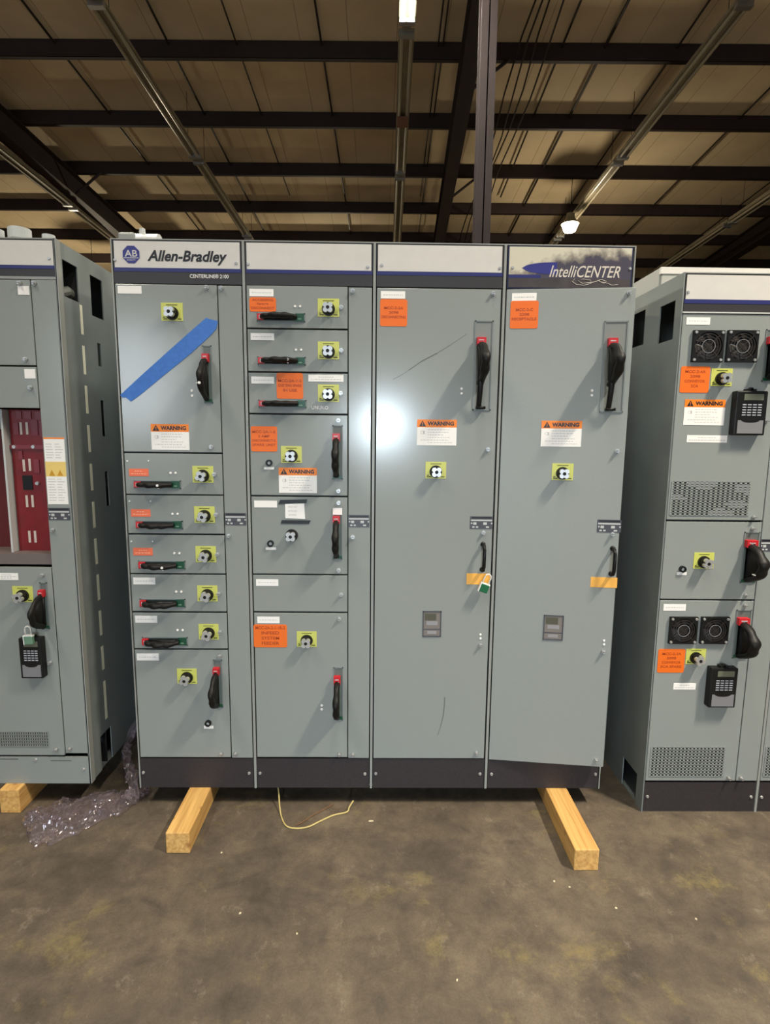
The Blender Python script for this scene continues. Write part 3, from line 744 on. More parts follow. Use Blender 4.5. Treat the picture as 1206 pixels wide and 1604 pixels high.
d = ds[2]; label(pl, 411.5, 595.5, 36, 11.5, d, 1); sticker(pl, 454, 604.5, 42, 41, d, ['MCC-2A-1-2', 'EXISTING SPARE', 'IN USE'], .7, .55)
label(pl, 510.5, 592.5, 55, 11.5, d, 2, full=.85); operator(pl, 405, 626, 480, 639, d, vert=False, depth=.022); selector(pl, 514.5, 616, d); latch(pl, 534, 616, d)
b = MB(); u0, z1 = pl.at(488, 635.5); u1, z0 = pl.at(514, 641.5); b.text(pl, 'UNUKO', u0, u1, z0, z1, .0006, WHITE, bold=.0); b.build('engraved_marking', d)
d = ds[3]; sticker(pl, 413.5, 687.5, 42, 40, d, ['MCC-2A-1-E', '2 AMP', 'DISCONNECT-2', 'SPARE UNIT'], .78, .68)
selector(pl, 456.5, 712, d); button(pl, 421.8, 725, d); label(pl, 421.5, 733.5, 16, 4, d, 0); warning(pl, 466.5, 752.5, 60, 40, d)
operator(pl, 520.5, 666, 537, 751, d, depth=.06); latch(pl, 530, 658.5, d); latch(pl, 530, 769, d)
d = ds[4]; label(pl, 416, 789.5, 36, 11, d, 0); selector(pl, 457, 838.5, d, plate=False); button(pl, 424, 851, d); label(pl, 424.5, 859.3, 16, 4, d, 0)
operator(pl, 521, 795.5, 536.5, 876, d, depth=.06, tag_white=True); latch(pl, 530.5, 787.5, d); latch(pl, 530.5, 893, d)
d = ds[5]; label(pl, 418.5, 912.5, 35, 10.5, d, 1); latch(pl, 534.5, 931, d)
d = ds[6]; label(pl, 420.5, 971, 35, 10.5, d, 1); sticker(pl, 423.5, 996, 53, 36, d, ['MCC-2A-2-1-1R-2', 'INFEED', 'SYSTEM', 'FEEDER'], .86, .9)
selector(pl, 480.5, 1001, d, tilt=0); operator(pl, 522.5, 1045, 537.5, 1127.5, d, depth=.07); studs(pl, [(504, 1105), (504, 1111)], d); latch(pl, 531.5, 969, d); latch(pl, 531.5, 1181, d)

# ------------------------------------------------------------------ section 3
pl, r3 = section(2, 's', 'grey control cabinet with one tall door and hanging green padlock, third of main row', [(588.5, 1212.5), (752, 1213)])
h = header(pl, .008, SECW-.008, ZT-.004, ZW, ZBL, ZBK, r3); smallscrew(pl, 598, 415, h); smallscrew(pl, 783, 420, h, ZINC)
d = door('tall_door', pl, .010, SECW-.012, ZK, ZBK-.005, r3)
def tall(pl, d, lx, sx, recess, st, wx, kx, ky, rt, pull, yel, win, studs2, ls, lines):
    label(pl, lx[0], lx[1], 38, 12, d, 1); sticker(pl, sx[0], sx[1], 42, 43, d, lines, .68, .5)
    u0, z1 = pl.at(*recess[:2]); u1, z0 = pl.at(*recess[2:]); b = MB(); e = .005
    for a in ((u0, u1, z0, z0+e), (u0, u1, z1-e, z1), (u0, u0+e, z0, z1), (u1-e, u1, z0, z1)): b.box(pl, *a, 0, .004, GREYS)
    b.box(pl, u0+e, u1-e, z0+e, z1-e, .0002, .001, mat('recess_panel_grey', srgb(128, 132, 128), .4))
    b.build('recess_frame', d)
    um = u0*.56+u1*.44
    P0 = (recess[0]*.5+recess[2]*.5)
    fake = Plane(pl.ox, pl.oy); 
    op = MB()
    operator(pl, recess[0]+2, recess[1], recess[2]-6, recess[3], d, depth=.105, slot=False, big=True)
    studs(pl, st, d); warning(pl, wx[0], wx[1], 61, 41, d); selector(pl, kx, ky, d); rating(pl, *rt, d, .094, .052)
    b = MB(); (ax, ay), (bx, by) = pull; a, zt = pl.at(ax, ay); c, z0 = pl.at(bx, by)
    um = (a+c)/2; pts = []
    for nn, zz in ((0, zt), (.025, zt-.003), (.036, zt-.016), (.038, (zt+z0)/2), (.036, z0+.016), (.025, z0+.003), (0, z0)): pts.append(pl(um, zz, nn))
    b.tube(pts, .0075, BLACK, 10); b.cyl(pl, um, zt, 0, .006, .011, .01, BLACK, 12); b.cyl(pl, um, z0, 0, .006, .011, .01, BLACK, 12)
    o = b.build('pull_handle', d, smooth=True); o['label'] = 'black D-shaped pull handle'
    u0, z1 = pl.at(yel[0], yel[1]); u1, z0 = pl.at(yel[2], yel[3]); b = MB(); b.box(pl, u0, u1, z0, z1, 0, .001, YELLOW); b.build('yellow_label', d)
    window(pl, *win, d); studs(pl, studs2, d, .005)
    for q in ls: latch(pl, *q, d)
tall(pl, d, (615.5, 462), (616.5, 490), (744, 502, 768, 643), [(722.8, 609), (722.8, 616.5)], (684, 677.5), 682.5, 736.5, (754, 818.5), ((755.5, 852.5), (756, 892)), (731, 898, 767, 915.5), (676.5, 977, 28, 40), [(752.5, 994), (752.5, 1000)], [(772.5, 460), (764, 704), (757, 834), (752.5, 1009.5), (746, 1178.5)], ['MCC-2-2A', '2098', 'DISCONNECTING'])
# scratches
b = MB(); q = [pl.at(x, y) for x, y in [(615, 594.5), (628, 588), (640, 580), (660, 566), (685, 553), (706, 540), (731, 523)]]
for (a, c), (e, f), w in zip(q, q[1:], [.0009, .0006, .0014, .0018, .0010, .0007]):
    dx, dz = e-a, f-c; L = math.hypot(dx, dz); nx, nz = -dz/L*w, dx/L*w; b.poly(pl, [(a+nx, c+nz), (e+nx, f+nz), (e-nx, f-nz), (a-nx, c-nz)], .0001, .0004, SCUFF)
b.build('scratch_mark', d)
b = MB(); q = [pl.at(x, y) for x, y in [(696.5, 1092), (696, 1105), (694, 1122), (690, 1138), (685, 1152)]]
for (a, c), (e, f), w in zip(q, q[1:], [.0018, .0018, .0014, .0009]):
    dx, dz = e-a, f-c; L = math.hypot(dx, dz); nx, nz = -dz/L*w, dx/L*w; b.poly(pl, [(a+nx, c+nz), (e+nx, f+nz), (e-nx, f-nz), (a-nx, c-nz)], .0001, .0004, SCUFF)
b.build('scratch_mark', d)

# ------------------------------------------------------------------ section 4 (door standing slightly ajar at its free edge)
pl, r4 = section(3, 's', 'grey control cabinet with smoky purple header and tall door ajar, right end of main row', [(770, 1213.5), (933, 1213.5)])
h = header(pl, .010, SECW-.010, ZT-.004, ZW, ZBL, ZBK, r4, art=True)
b = MB(); u0, z1 = pl.at(818, 410); u1, z0 = pl.at(872, 430); zc = (z0+z1)/2; pts = [(u0, zc)]
for k in range(1, 9): t = k/8; pts.append((u0+(u1-u0)*t, zc+(z1-zc)*math.sin(PI/2*t**.6)))
for k in range(8, 0, -1): t = k/8; pts.append((u0+(u1-u0)*t, zc-(zc-z0)*math.sin(PI/2*t**.6)))
b.poly(pl, pts, -.0008, -.0002, LOGO); b.build('blue_swoosh', h)
b = MB(); u0, z1 = pl.at(861, 415.5); u1, z0 = pl.at(971, 435.5); b.text(pl, 'IntelliCENTER', u0, u1, z0, z1, .0002, mat('art_text', srgb(212, 202, 190), .4), shear=.35, bold=.006)
q = [pl.at(x, y) for x, y in [(900, 437), (896, 441), (903, 446), (915, 447), (926, 444), (925, 439), (914, 437), (905, 440), (912, 444), (930, 442), (942, 438), (950, 441), (946, 444), (938, 441), (952, 444), (958, 447), (968, 446)]]
b.tube([pl(a, c, .0002) for a, c in q], .0012, MATS['art_text'], 5); b.build('header_lettering', h)
smallscrew(pl, 803, 419, h); smallscrew(pl, 987, 421, h)
AJ = math.asin(.055/.487)
pj = Plane(3*SECW+.010, 0, AJ)
uR = .487
zl = MP.at(766, 1189)[1]; zt4 = pj.at(998, 450)[1]
d = door('tall_door', pj, 0, uR, zl-.002, zt4, r4, m=mat('grey_paint_matt', srgb(146, 151, 148), .42, noise=.05, nscale=420, bump=.025, bscale=350))
tall(pj, d, (821, 465.5), (821, 493), (947, 503, 975, 646), [(927.3, 612), (927, 619.3)], (879, 679.5), 881, 739, (954, 824), ((959, 859), (957.5, 898.5)), (925.5, 903.5, 966, 921), (866.5, 983, 29, 40), [(946, 1003.5), (946, 1009.5)], [(985, 459), (966.5, 706.5), (959, 836.5), (944.5, 1020), (933.5, 1190)], ['MCC-2-C', '2208', 'RECEPTACLE'])
b = MB(); b.box(pj, uR-.02, uR, zl-.002, zt4, -.032, -.018, GREYL); b.build('door_flange', r4)

# ================================================================== LEFT CABINET
XL = -.212; LP = Plane(XL-SECW, 0); ZL0, ZLT = .110, 2.372
rl = thing('control_cabinet', (XL-SECW, 0, ZL0), 'grey control cabinet with an open red-lined bay at the left edge of the photo', 'cabinet')
sx = lambda px, py: side_at(px, py, XL)
def srect(x0, y0, x1, y1, n=None):
    a, b_ = sx(x0, y0), sx(x1, y1); return (a.y, b_.y, min(a.z, b_.z), max(a.z, b_.z))
side = [(.045, .155, 2.17, 2.31), (.255, .36, 2.14, 2.31)]
# front row of slots: pairs along px (131,480)->(172,1130)
slots_px = [((130.5, 480), (133.5, 525)), ((133.5, 543), (137, 587)), ((138, 605), (142, 648)), ((140.5, 666), (144, 708)), ((144, 726), (148.5, 768)), ((147.5, 785), (151.5, 826)), ((151.5, 842), (155, 883)), ((154.5, 898), (158.5, 939)), ((158, 954), (162, 994)), ((162, 1009), (165.5, 1047)), ((165.5, 1062), (171, 1124))]
ysl = .155
strips = []
for (xa, ya), (xb, yb) in slots_px:
    za, zc = sx((xa+xb)/2, ya).z, sx((xa+xb)/2, yb).z; side.append((ysl, ysl+.020, zc, za)); strips.append((zc, za))
for (z0, z1) in ((1.93, 2.03), (1.62, 1.78), (1.3, 1.46)): side.append((.285, .315, z0, z1))
side.append((.10, .20, ZL0, ZL0+.16))
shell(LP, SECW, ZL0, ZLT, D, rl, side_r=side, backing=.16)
b = MB()
for z0, z1 in strips: b.box(ident, XL-.004, XL+.0006, ysl+.0002, ysl+.0198, z0+.0002, z1-.0002, SLOTY)  # near-white plates fill the slots; the lit edge is in their colour
b.build('lit_slot_plate', rl)
b = MB(); b.tube([(XL-.06, .10, 2.19), (XL-.04, .14, 2.21), (XL-.04, .2, 2.2)], .022, mat('grey_flex_conduit', srgb(110, 112, 106), .5), 10); b.build('flexible_conduit', rl)
b = MB(); b.box(ident, XL-.003, XL+.004, .000, .03, ZL0+.0, ZLT, GREYL); b.build('corner_post', rl)
u_at = lambda px, py: LP.at(px, py)[0]
zL = lambda px, py: LP.at(px, py)[1]
UL = LP.at(87, 640)[0]
UW = SECW-.105
h = header(LP, .008, SECW-.004, ZLT-.004, zL(40, 415), zL(40, 420.5), zL(40, 433), rl); smallscrew(LP, 77, 404.5, h, ZINC)
b = MB(); b.box(LP, 0, SECW-.004, zL(40, 437), zL(40, 433), -.01, .001, GREYL); b.build('header_rail', rl)
d = door('unit_door', LP, .010, UW, zL(30, 572), zL(30, 438), rl); latch(LP, 31.5, 444, d); latch(LP, 41, 563, d); label(LP, 37, 455, 19, 14, d, 0)
d = door('unit_door', LP, .010, UW, zL(30, 639), zL(30, 574.5), rl); latch(LP, 48.5, 607, d); label(LP, 47, 585.5, 18, 15, d, 0)
wd = door('wireway_door', LP, UW+.004, SECW-.006, zL(110, 1180), zL(70, 438), rl); latch(LP, 54.5, 444, wd); latch(LP, 83.5, 830, wd); latch(LP, 110, 1172, wd); rating(LP, 93, 805, wd)
u0, z1 = LP.at(68, 685); u1, z0 = LP.at(104, 790); u1 = u0+.082
b = MB(); b.box(LP, u0, u1, z0, z1, 0, .001, WHITE); b.box(LP, u0, u1, z1-.006, z1, .001, .0013, WARNO)
H = z1-z0; b.box(LP, u0, u1, z0+H*.42, z0+H*.64, .001, .0013, mat('caution_yellow', srgb(240, 208, 120), .5))
for s in (.3, .7): b.poly(LP, [(u0+(u1-u0)*s-.012, z0+H*.43), (u0+(u1-u0)*s+.012, z0+H*.43), (u0+(u1-u0)*s, z0+H*.52)], .0013, .0016, mat('caution_amber', srgb(206, 150, 30), .5))
for k in range(22):
    zz = z0+H*(.06+.04*k)
    if .40 < (zz-z0)/H < .66: continue
    b.box(LP, u0+.006, u0+random.uniform(.03, .038), zz-.0012, zz+.0012, .001, .0012, INKG); b.box(LP, u0+.043, u0+random.uniform(.06, .076), zz-.0012, zz+.0012, .001, .0012, INKG)
b.build('instruction_sheet', wd)
# open bay
ib = Plane(XL-SECW, .07)
zt_, zb_ = zL(60, 641), zL(60, 868)
b = MB(); b.box(LP, .005, SECW-.11, zb_-.004, zt_+.004, -.15, -.145, DREDD); o = b.build('bay_back_panel', rl)
uu0 = ib.at(18, 700)[0]; b = MB(); b.box(ib, uu0, SECW-.10, zb_, zt_, -.004, 0, DRED); bar_ = b.build('insulating_barrier', rl)
for x, y in ((33.2, 671), (42.5, 671), (37.8, 729), (47, 728), (42.5, 785), (51.4, 785), (46.7, 840.6), (55.6, 840.6)):
    u, z = ib.at(x, y); b = MB(); b.box(ib, u-.0048, u+.0048, z-.025, z+.025, 0, .002, SLOTW); b.build('stab_slot', bar_)
u, z = ib.at(43.8, 756); b = MB(); b.box(ib, u-.02, u+.02, z-.03, z+.03, 0, .003, BLACK); b.build('opening', bar_)
u0, z = ib.at(17, 700); b = MB(); b.box(ib, u0, SECW-.10, z-.008, z+.008, .002, .008, DREDL); b.build('retaining_bar', bar_)
for x, y in ((24, 700), (54, 700), (60, 757)):
    u, z = ib.at(x, y); b = MB(); b.cyl(ib, u, z, .004, .012, .009, .007, CHROME, 12); b.build('screw', bar_)
for x, y, w, hh in ((30, 650, 8, 11), (44, 650, 10, 11), (60, 651, 8, 11), (26, 672, 7, 16), (55, 670, 9, 22), (66, 672, 6, 22), (33, 713, 6, 12), (58, 730, 8, 20)):
    u, z = ib.at(x, y); b = MB(); b.box(ib, u-w*.0014, u+w*.0014, z-hh*.0014, z+hh*.0014, 0, .004, DREDL); b.build('moulded_rib', bar_)
b = MB(); ua, za = ib.at(11, 655); ub, zc = ib.at(28, 862); um = (ua+ub)/2; b.box(ib, um-.004, um+.004, zb_, zt_, -.05, .035, SILVER); b.build('bay_divider', rl)
b = MB(); b.box(LP, .008, UW, zL(40, 885), zb_, -.15, -.012, mat('bay_sill', srgb(112, 100, 96), .5)); b.build('bay_sill', rl)
b = MB(); b.box(LP, .010, um-.02, zL(5, 672), zt_, -.1, -.09, GREYL); b.build('bay_top_plate', rl)
d = door('unit_door', LP, .010, UW, zL(50, 1183), zL(40, 889), rl)
label(LP, 10, 903, 38, 11, d, 3, full=.9); selector(LP, 36, 930.5, d, tilt=.3); latch(LP, 67, 900.5, d)
operator(LP, 62, 912, 79, 985, d, depth=.075); latch(LP, 79.5, 1037, d)
grille(LP, -4, 1146, 77, 1169, d, 22, 5); latch(LP, 89, 1173, d)
kickplate(LP, .006, SECW-.001, ZL0, zL(80, 1186), rl, [(56, 1190), (131, 1205)], GREY, 0)
b = MB(); b.box(LP, .05, .2, zL(60, 1189)-.003, zL(60, 1189)+.002, 0, .0004, SCUFF); b.box(LP, .34, .43, zL(60, 1191)-.003, zL(60, 1191)+.001, 0, .0004, SCUFF); b.build('scuff_marks', rl)

# ================================================================== RIGHT CABINETS
XR = 2.211; YR = -.031; ZRT = 2.272
rcol = [(.035, .16, 2.00, 2.17), (.30, .42, 2.02, 2.19)]
def rightcab(i, lab, side):
    pl = Plane(XR+i*SECW, YR); root = thing('control_cabinet', (XR+i*SECW, YR, 0), lab, 'cabinet')
    shell(pl, SECW, 0, ZRT, D, root, side_l=side); return pl, root
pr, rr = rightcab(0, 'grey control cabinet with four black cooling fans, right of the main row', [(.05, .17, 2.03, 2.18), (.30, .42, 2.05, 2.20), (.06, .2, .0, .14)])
zR = lambda px, py: pr.at(px, py)[1]
zw, zbl, zbk = zR(1120, 469), zR(1120, 475.5), zR(1120, 488)
h = header(pr, .008, SECW-.008, ZRT-.004, zw, zbl, zbk, rr); smallscrew(pr, 1078, 457.5, h)
b = MB(); b.box(pr, .004, SECW-.004, zbk-.007, zbk-.002, -.01, .004, SILVER); b.build('header_rail', rr)
UR = .404
d1 = door('unit_door', pr, .008, UR, zR(1110, 814.5), zbk-.009, rr)
d2 = door('unit_door', pr, .008, UR, zR(1110, 938.5), zR(1110, 817.5), rr)
d3 = door('unit_door', pr, .008, UR, zR(1090, 1223), zR(1110, 941), rr)
wd = door('wireway_door', pr, UR+.004, SECW-.008, zR(1090, 1223), zbk-.009, rr)
label(pr, 1093.5, 503, 36, 12, d1, 1); fan(pr, 1107, 543, 48, d1); fan(pr, 1160.5, 543, 48, d1)
sticker(pr, 1088, 594.5, 42, 42, d1, ['MCC-2-4A', '2098', 'CONVEYOR', '2CA'], .8, .72)
selector(pr, 1130, 591, d1, tilt=PI/2+.1); operator(pr, 1200, 516, 1216, 598, d1, depth=.08)
warning(pr, 1103, 646, 60, 41, d1); label(pr, 1107, 687.5, 62, 12, d1, 2, full=.9)
latch(pr, 1199, 660, d1); latch(pr, 1180, 810, d1); grille(pr, 1054, 754, 1170, 808, d1, 16, 13, 2.2)
selector(pr, 1102, 878, d2, tilt=-.2); button(pr, 1068, 891, d2); label(pr, 1067.5, 898.5, 15, 4.5, d2, 0)
operator(pr, 1166, 833, 1182, 913, d2, depth=.082, seal=.75); latch(pr, 1178.5, 828, d2); latch(pr, 1167.5, 932, d2)
label(pr, 1056.5, 951.5, 34, 10.5, d3, 1); fan(pr, 1068.5, 986.5, 43, d3); fan(pr, 1117.5, 986.5, 43, d3)
sticker(pr, 1051, 1035, 39, 37, d3, ['MCC-2-3A', '2098', 'CONVEYOR', '3CA SPARE'], .8, .72)
selector(pr, 1089.5, 1028, d3, tilt=.4); operator(pr, 1153.5, 955, 1169.5, 1031, d3, depth=.08); label(pr, 1072, 1075, 34, 10, d3, 2, full=.85)
latch(pr, 1166.5, 948, d3); latch(pr, 1140.5, 1218, d3); grille(pr, 1021, 1170, 1131, 1216, d3, 20, 10)
latch(pr, 1160, 1218, wd); latch(pr, 1196.5, 880, wd); rating(pr, 1207, 854, wd)
kickplate(pr, .008, SECW-.008, 0, zR(1090, 1226), rr, [(1014.5, 1248.5), (1177, 1249)])
p2, rs = rightcab(1, 'grey control cabinet mostly cut off by the right edge of the photo', None)
header(p2, .008, SECW-.008, ZRT-.004, zw, zbl, zbk, rs)
d = door('unit_door', p2, .008, SECW-.008, zR(1090, 1223), zbk-.009, rs); grille(p2, 1201, 1170, 1290, 1216, d, 18, 10)
kickplate(p2, .008, SECW-.008, 0, zR(1090, 1226), rs, [(1193.5, 1249.5)])

# cabinets standing in the second row behind
def backcab(x0, x1, y0, z1, lab, m=GREYS):
    t = thing('rear_cabinet', (x0, y0, 0), lab, 'cabinet'); pl = Plane(x0, y0); w = x1-x0
    b = MB(); b.box(pl, 0, w, 0, z1, -.45, -.012, m); b.build('carcass', t, .003)
    for k in range(2):
        b = MB(); b.box(pl, .008+k*w/2, w/2-.004+k*w/2, .12, z1-.03, -.012, 0, m); b.build('rear_cover', t, .002)
    b = MB(); b.box(pl, 0, w, z1-.03, z1, -.012, .006, WHITEP if z1 > 2.4 else m); b.build('top_rim', t)
backcab(-1.0, .6, .62, 2.25, 'dark cabinet back seen in the gap left of the main row')
backcab(1.55, 2.36, .62, 2.25, 'dark cabinet back seen in the gap right of the main row')
backcab(2.377, 3.9, .5, 2.445, 'pale cabinet rising just behind the top of the right cabinets', mat('pale_cabinet', srgb(170, 170, 164), .5))

# ================================================================== LOOSE THINGS
# blue tape
pl = Plane(0, 0); b = MB(); q = [pl.at(*p) for p in ((188.5, 619), (192, 623), (197, 622.5), (205.5, 629), (220, 618.5), (260, 585.5), (300, 553), (330, 525.5), (339, 515), (341.5, 503), (329, 500), (323, 498), (300, 518), (260, 553.6), (220, 589.5))]
b.poly(pl, q, .0005, .0022, TAPE); tag(b.build('masking_tape'), 'strip of blue masking tape slanting across the upper door of the left-end cabinet', 'tape')
# paper note
pl = Plane(SECW, 0); t = thing('paper_note', pl(.17, zpx(462, 817), .001), 'small white paper note taped below the warning label on the second cabinet', 'note')
b = MB(); q = [pl.at(*p) for p in ((446.5, 788), (476.5, 788.5), (478, 813), (447, 811.5))]; b.poly(pl, q, .0008, .0016, WHITE)
for y, w in ((794, .036), (800.5, .034), (806.5, .03)):
    u, z = pl.at(458, y); b.text(pl, ['SPARE UNIT', 'REMOVED', 'SPARE'][int((y-794)/6)], u-w/2, u+w/2+.002, z-.004, z+.004, .0018, INKG, bold=0)
b.build('sheet', t)
for c in (((436, 789.5), (439, 783), (481.5, 782), (480, 788)), ((440, 820), (441.5, 814.5), (487, 815), (484, 820.5))):
    b = MB(); b.poly(pl, [pl.at(*p) for p in c], .0016, .0026, BTAPE); b.build('tape_strip', t)
# padlocks
def padlock(pl, cx, cy, w, h, top, lean, mb, lab, n0=.03, blk=True):
    u, z = pl.at(cx, cy); t = thing('padlock', pl(u, z, n0), lab, 'padlock')
    ca, sa = math.cos(lean), math.sin(lean); T = lambda a, c, n: pl(u+a*ca-c*sa, z+a*sa+c*ca, n)
    b = MB(); b.box(T, -w/2, w/2, -h/2, h/2, n0-.009, n0+.009, mb); b.build('body', t, .003)
    b = MB(); b.box(T, -w/2-.001, w/2+.001, h/2-.004, h/2+.003, n0-.008, n0+.008, WHITE); b.box(T, -w/2-.001, -w/2+.002, -h/2, h/2, n0-.009, n0+.0092, WHITE); b.build('bumper', t)
    b = MB(); s = w*.34
    b.tube([T(-s, h/2, n0), T(-s, h/2+top*.8, n0)]+[T(-s*math.cos(PI*k/6), h/2+top*.8+s*math.sin(PI*k/6), n0) for k in range(1, 6)]+[T(s, h/2+top*.8, n0), T(s, h/2, n0)], .0032, mat('white_shackle', srgb(225, 222, 214), .35), 8)
    b.build('shackle', t, smooth=True)
pl3 = Plane(2*SECW, 0)
padlock(pl3, 755.5, 918, .038, .036, .038, -.34, PADG, 'green padlock with white shackle hanging from the black pull of the third cabinet')
padlock(LP, 56, 996, .036, .036, .034, .05, PADG2, 'pale green padlock on the disconnect handle of the left cabinet', .045)
# keypads
def keypad(pl, x0, y0, x1, y1, lab, n0=.004, th=.03):
    ft = Plane(pl.ox-pl.s*(n0+th), pl.oy-(n0+th))       # pixel box was read on the front face
    u0, z1 = ft.at(x0, y0); u1, z0 = ft.at(x1, y1); W_, H = u1-u0, z1-z0; t = thing('handheld_keypad', pl((u0+u1)/2, z0, 0), lab, 'keypad')
    b = MB(); b.box(pl, u0, u1, z0, z1, 0, n0+th, BLACK); b.build('body', t, .004)
    f = n0+th
    b = MB(); b.box(pl, u0+W_*.35, u0+W_*.65, z1, z1+.008, .004, f-.006, BLACK); b.cyl(pl, u0+W_*.5, z1+.008, f-.02, f-.006, .007, .006, BLACK, 10); b.build('hanger_tab', t)
    b = MB(); b.box(pl, u0+W_*.24, u1-W_*.14, z1-H*.21, z1-H*.07, f, f+.001, SCREEN); b.build('display_screen', t)
    b = MB()
    for i in range(5):
        for j in range(4):
            ins = .02*W_*abs(i-2 if i > 0 else 2)*0
            uc = u0+W_*(.27+.165*j); zc = z1-H*(.31+.058*i); b.box(pl, uc-W_*.06, uc+W_*.06, zc-H*.012, zc+H*.012, f, f+.001, KEYG)
    b.build('key_print', t)
    b = MB(); pts = [(u0+W_*.1, z0+H*.04), (u1-W_*.08, z0+H*.04), (u1-W_*.08, z0+H*.34)]+[(u0+W_*(.5+.3*math.cos(PI*k/8)), z0+H*.34-H*.06*math.sin(PI*k/8)) for k in range(0, 9)]+[(u0+W_*.1, z0+H*.34)]
    b.poly(pl, pts, f, f+.001, PADL); b.build('lower_panel', t)
keypad(LP, 28, 1000, 68, 1063, 'black handheld keypad hanging on the left cabinet below the padlock')
keypad(pr, 1155, 612, 1197, 682, 'black handheld keypad mounted beside the warning label of the fan cabinet')
keypad(pr, 1115, 1047, 1151, 1109, 'black handheld keypad mounted low on the lower door of the fan cabinet')
# conduit hubs on top of left cabinet
def hub(px, y, r, ztop, lab):
    p = LP.at(px, 368); x = CX + (LP.ox+p[0]-CX)*((y-CY)/(0-CY)); z0 = ZLT; t = thing('conduit_hub', (x, y, z0), lab, 'conduit fitting', 'fittings on the left cabinet')
    T = lambda u, v, n: Vector((x+u, y+v, z0+n)); H = ztop-z0
    b = MB(); b.cyl(T, 0, 0, 0, H*.55, r*.92, r*.92, ZINC, 24); b.build('sleeve', t, smooth=False)
    b = MB(); b.cyl(T, 0, 0, H*.5, H*.62, r*1.08, r*1.08, GREYL, 8); b.ring(T, 0, 0, H*.62, H, r*.78, r, SILVER, 24); b.build('locknut', t)
hub(31, .25, .044, ZLT+.115, 'large pale metal conduit hub on top of the left cabinet')
hub(76, .25, .025, ZLT+.092, 'small pale metal conduit hub on top of the left cabinet near its corner')
hub(-6, .25, .03, ZLT+.11, 'conduit hub cut by the left edge of the photo on top of the left cabinet')
t = thing('conduit_coupling', (.05, .25, ZT), 'pale grey fitting lying on top of the left-end main cabinet', 'conduit fitting')
T = lambda a, c, n: Vector((a, c, ZT+n))
b = MB(); b.box(T, -.07, .0, .22, .32, 0, .1, GREYL); b.build('bracket', t, .01)
b = MB(); b.tube([(-.01, .27, ZT+.062), (.09, .27, ZT+.062)], .045, SILVER, 12); b.build('barrel', t)
b = MB(); b.cyl(T, .02, .26, .1, .125, .014, .012, SILVER, 10); b.build('screw_boss', t)
# timber blocks
def block(px_pts, z1, y1, lab):
    a, c = [floor_at(*p) for p in px_pts]; t = MB()
    x0, x1, y0 = a.x, c.x, (a.y+c.y)/2
    b = MB(); b.box(ident, x0, x1, y0, y1, 0, z1, WOOD); o = b.build('timber_block', None, .004); return tag(o, lab, 'wood block', 'timber blocks under the cabinets')
block([(261, 1335.5), (297, 1338)], Z0-.0005, .5, 'square pine timber under the left half of the main row, end toward the viewer')
block([(899, 1365), (936.5, 1363)], Z0-.0005, .5, 'square pine timber under the right end of the main row, nearest the viewer')
block([(1, 1274), (32, 1274)], ZL0-.0005, .5, 'square pine timber under the left cabinet at the photo edge')
# wire
def wire(pts, r, m, name, lab, cat):
    b = MB(); P = []; k = len(pts)
    for i in range(k-1):
        p0, p1, p2, p3 = [Vector(pts[max(0, min(k-1, j))]) for j in (i-1, i, i+1, i+2)]
        for j in range(6):
            t = j/6; P.append(.5*((2*p1)+(-p0+p2)*t+(2*p0-5*p1+4*p2-p3)*t*t+(-p0+3*p1-3*p2+p3)*t**3))
    P.append(Vector(pts[-1])); b.tube(P, r, m, 8); return tag(b.build(name, smooth=True), lab, cat)
F = lambda x, y, z=.004: tuple(floor_at(x, y, z))
wire([(.585, .07, .080), (.60, .04, .055), F(438, 1262, .02), F(441, 1280), F(449, 1294), F(465, 1297.5), F(483, 1295), F(500, 1287), F(522, 1277), F(543, 1272, .006), F(547, 1264, .015), F(553.5, 1254, .03)], .0032, WIREY, 'electrical_wire', 'cream electrical wire curling out from under the second cabinet onto the floor', 'wire')
wire([F(463, 1293), F(475, 1287), F(490, 1277), F(505, 1269), F(522, 1260)], .002, WIREO, 'wire_offcut', 'thin brown wire offcut lying inside the curl of the cream wire', 'wire')
for i, (x, y) in enumerate([(581, 1286.5), (347, 1336), (376, 1431), (465, 1463), (868, 1381), (965, 1423), (892, 1390), (1090, 1440), (716, 1536)]):
    p = floor_at(x, y); b = MB(); a = random.random()*3; l = .011 if i == 0 else random.uniform(.0025, .004); ca, sa = math.cos(a if i else 0), math.sin(a if i else 0)
    T = lambda u, v, n: Vector((p.x+u*ca-v*sa, p.y+u*sa+v*ca, n)); b.poly(T, [(-l, -.002), (-l*.3, -.004), (l, -.001), (l*.7, .003), (-l*.5, .003)], .0002, .003, SCRAP)
    tag(b.build('floor_scrap'), 'tiny pale scrap lying on the concrete floor in front of the cabinets', 'scrap', 'tiny scraps on the floor')
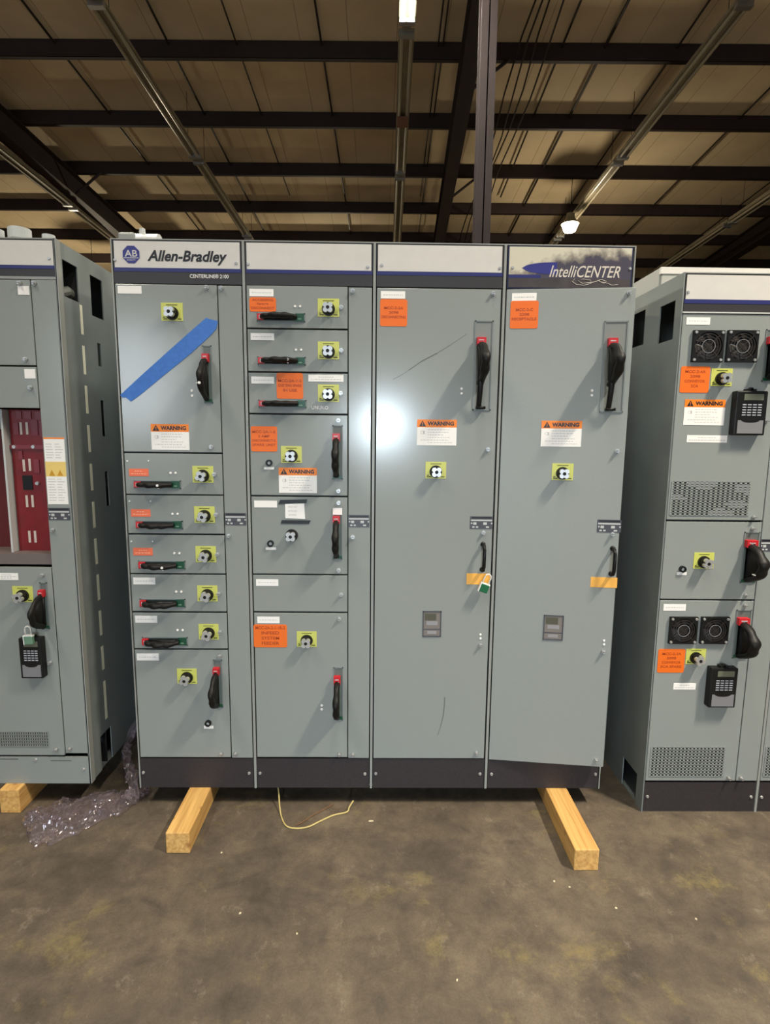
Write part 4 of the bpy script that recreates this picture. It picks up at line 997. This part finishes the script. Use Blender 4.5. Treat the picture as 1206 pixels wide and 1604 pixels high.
# plastic wrap
from mathutils import noise as NZ
def wrap():
    t = thing('plastic_wrap', tuple(floor_at(130, 1280)), 'crumpled clear plastic wrap on the floor between the left cabinet and the main row', 'plastic wrap')
    cl = [(floor_at(40, 1279), .03), (floor_at(70, 1284), .11), (floor_at(98, 1288), .155), (floor_at(140, 1275), .13), (floor_at(180, 1264), .095), (floor_at(212, 1252), .07), (floor_at(231, 1243), .035)]
    nu, nv = 150, 60; vs = []
    for i in range(nu+1):
        s = i/nu*(len(cl)-1); k = min(int(s), len(cl)-2); f = s-k; c = cl[k][0].lerp(cl[k+1][0], f); w = cl[k][1]*(1-f)+cl[k+1][1]*f
        w *= 1+.35*NZ.noise(Vector((i*.108, 3.1, 0)))
        for j in range(nv+1):
            v = (j/nv-.5)*2; x = c.x+.02*NZ.noise(Vector((i*.072, j*.11, 1))); y = c.y+v*w+.015*NZ.noise(Vector((i*.09, j*.057, 5)))
            wx = .03*NZ.noise(Vector((x*9, y*9, 4))); a1, a2 = x*.9+y*.42+wx, y*.9-x*.42+wx*2; q = Vector((a1*6, a2*17, .3)); rid = (1-abs(NZ.noise(q))*2.2)
            q2 = Vector((a1*18+2, a2*46, 1.7)); rid2 = (1-abs(NZ.noise(q2))*2.2)
            env = (1-v*v)**.5*min(1, i/12, (nu-i)/8+.2)
            rid3 = 1-abs(NZ.noise(Vector((x*70, y*50, 7))))*2.2
            z = .004+env*max(0, .006+.030*max(0, rid)**3+.016*max(0, rid2)**3+.008*rid3)
            vs.append(Vector((x, y, max(.002, z))))
    fs = [(i*(nv+1)+j, (i+1)*(nv+1)+j, (i+1)*(nv+1)+j+1, i*(nv+1)+j+1) for i in range(nu) for j in range(nv)]
    b = MB(); b.add(vs, fs, WRAP); b.build('crumpled_sheet', t, fixn=False)
    pts = [Vector((-.02, -.03, .06)), Vector((-.06, .06, .10)), Vector((-.11, .14, .12)), Vector((-.15, .2, .13)), Vector((-.17, .26, .14)), Vector((-.12, .34, .26)), Vector((-.07, .4, .36))]
    vs = []; nu = 60; nv = 14
    for i in range(nu+1):
        s = i/nu*(len(pts)-1); k = min(int(s), len(pts)-2); f = s-k; c = pts[k].lerp(pts[k+1], f)
        w = .036*(1-.5*i/nu)
        for j in range(nv+1):
            v = (j/nv-.5)*2; n1 = NZ.noise(Vector((i*.25, j*.5, 9)))
            vs.append(c+Vector((v*w*.8+.015*n1, .02*NZ.noise(Vector((i*.3, j*.4, 2))), v*w*.5*math.sin(i*.2)+.03*NZ.noise(Vector((i*.22, j*.45, 4))))))
    fs = [(i*(nv+1)+j, (i+1)*(nv+1)+j, (i+1)*(nv+1)+j+1, i*(nv+1)+j+1) for i in range(nu) for j in range(nv)]
    b = MB(); b.add(vs, fs, WRAP); b.build('twisted_strand', t, fixn=False)
wrap()
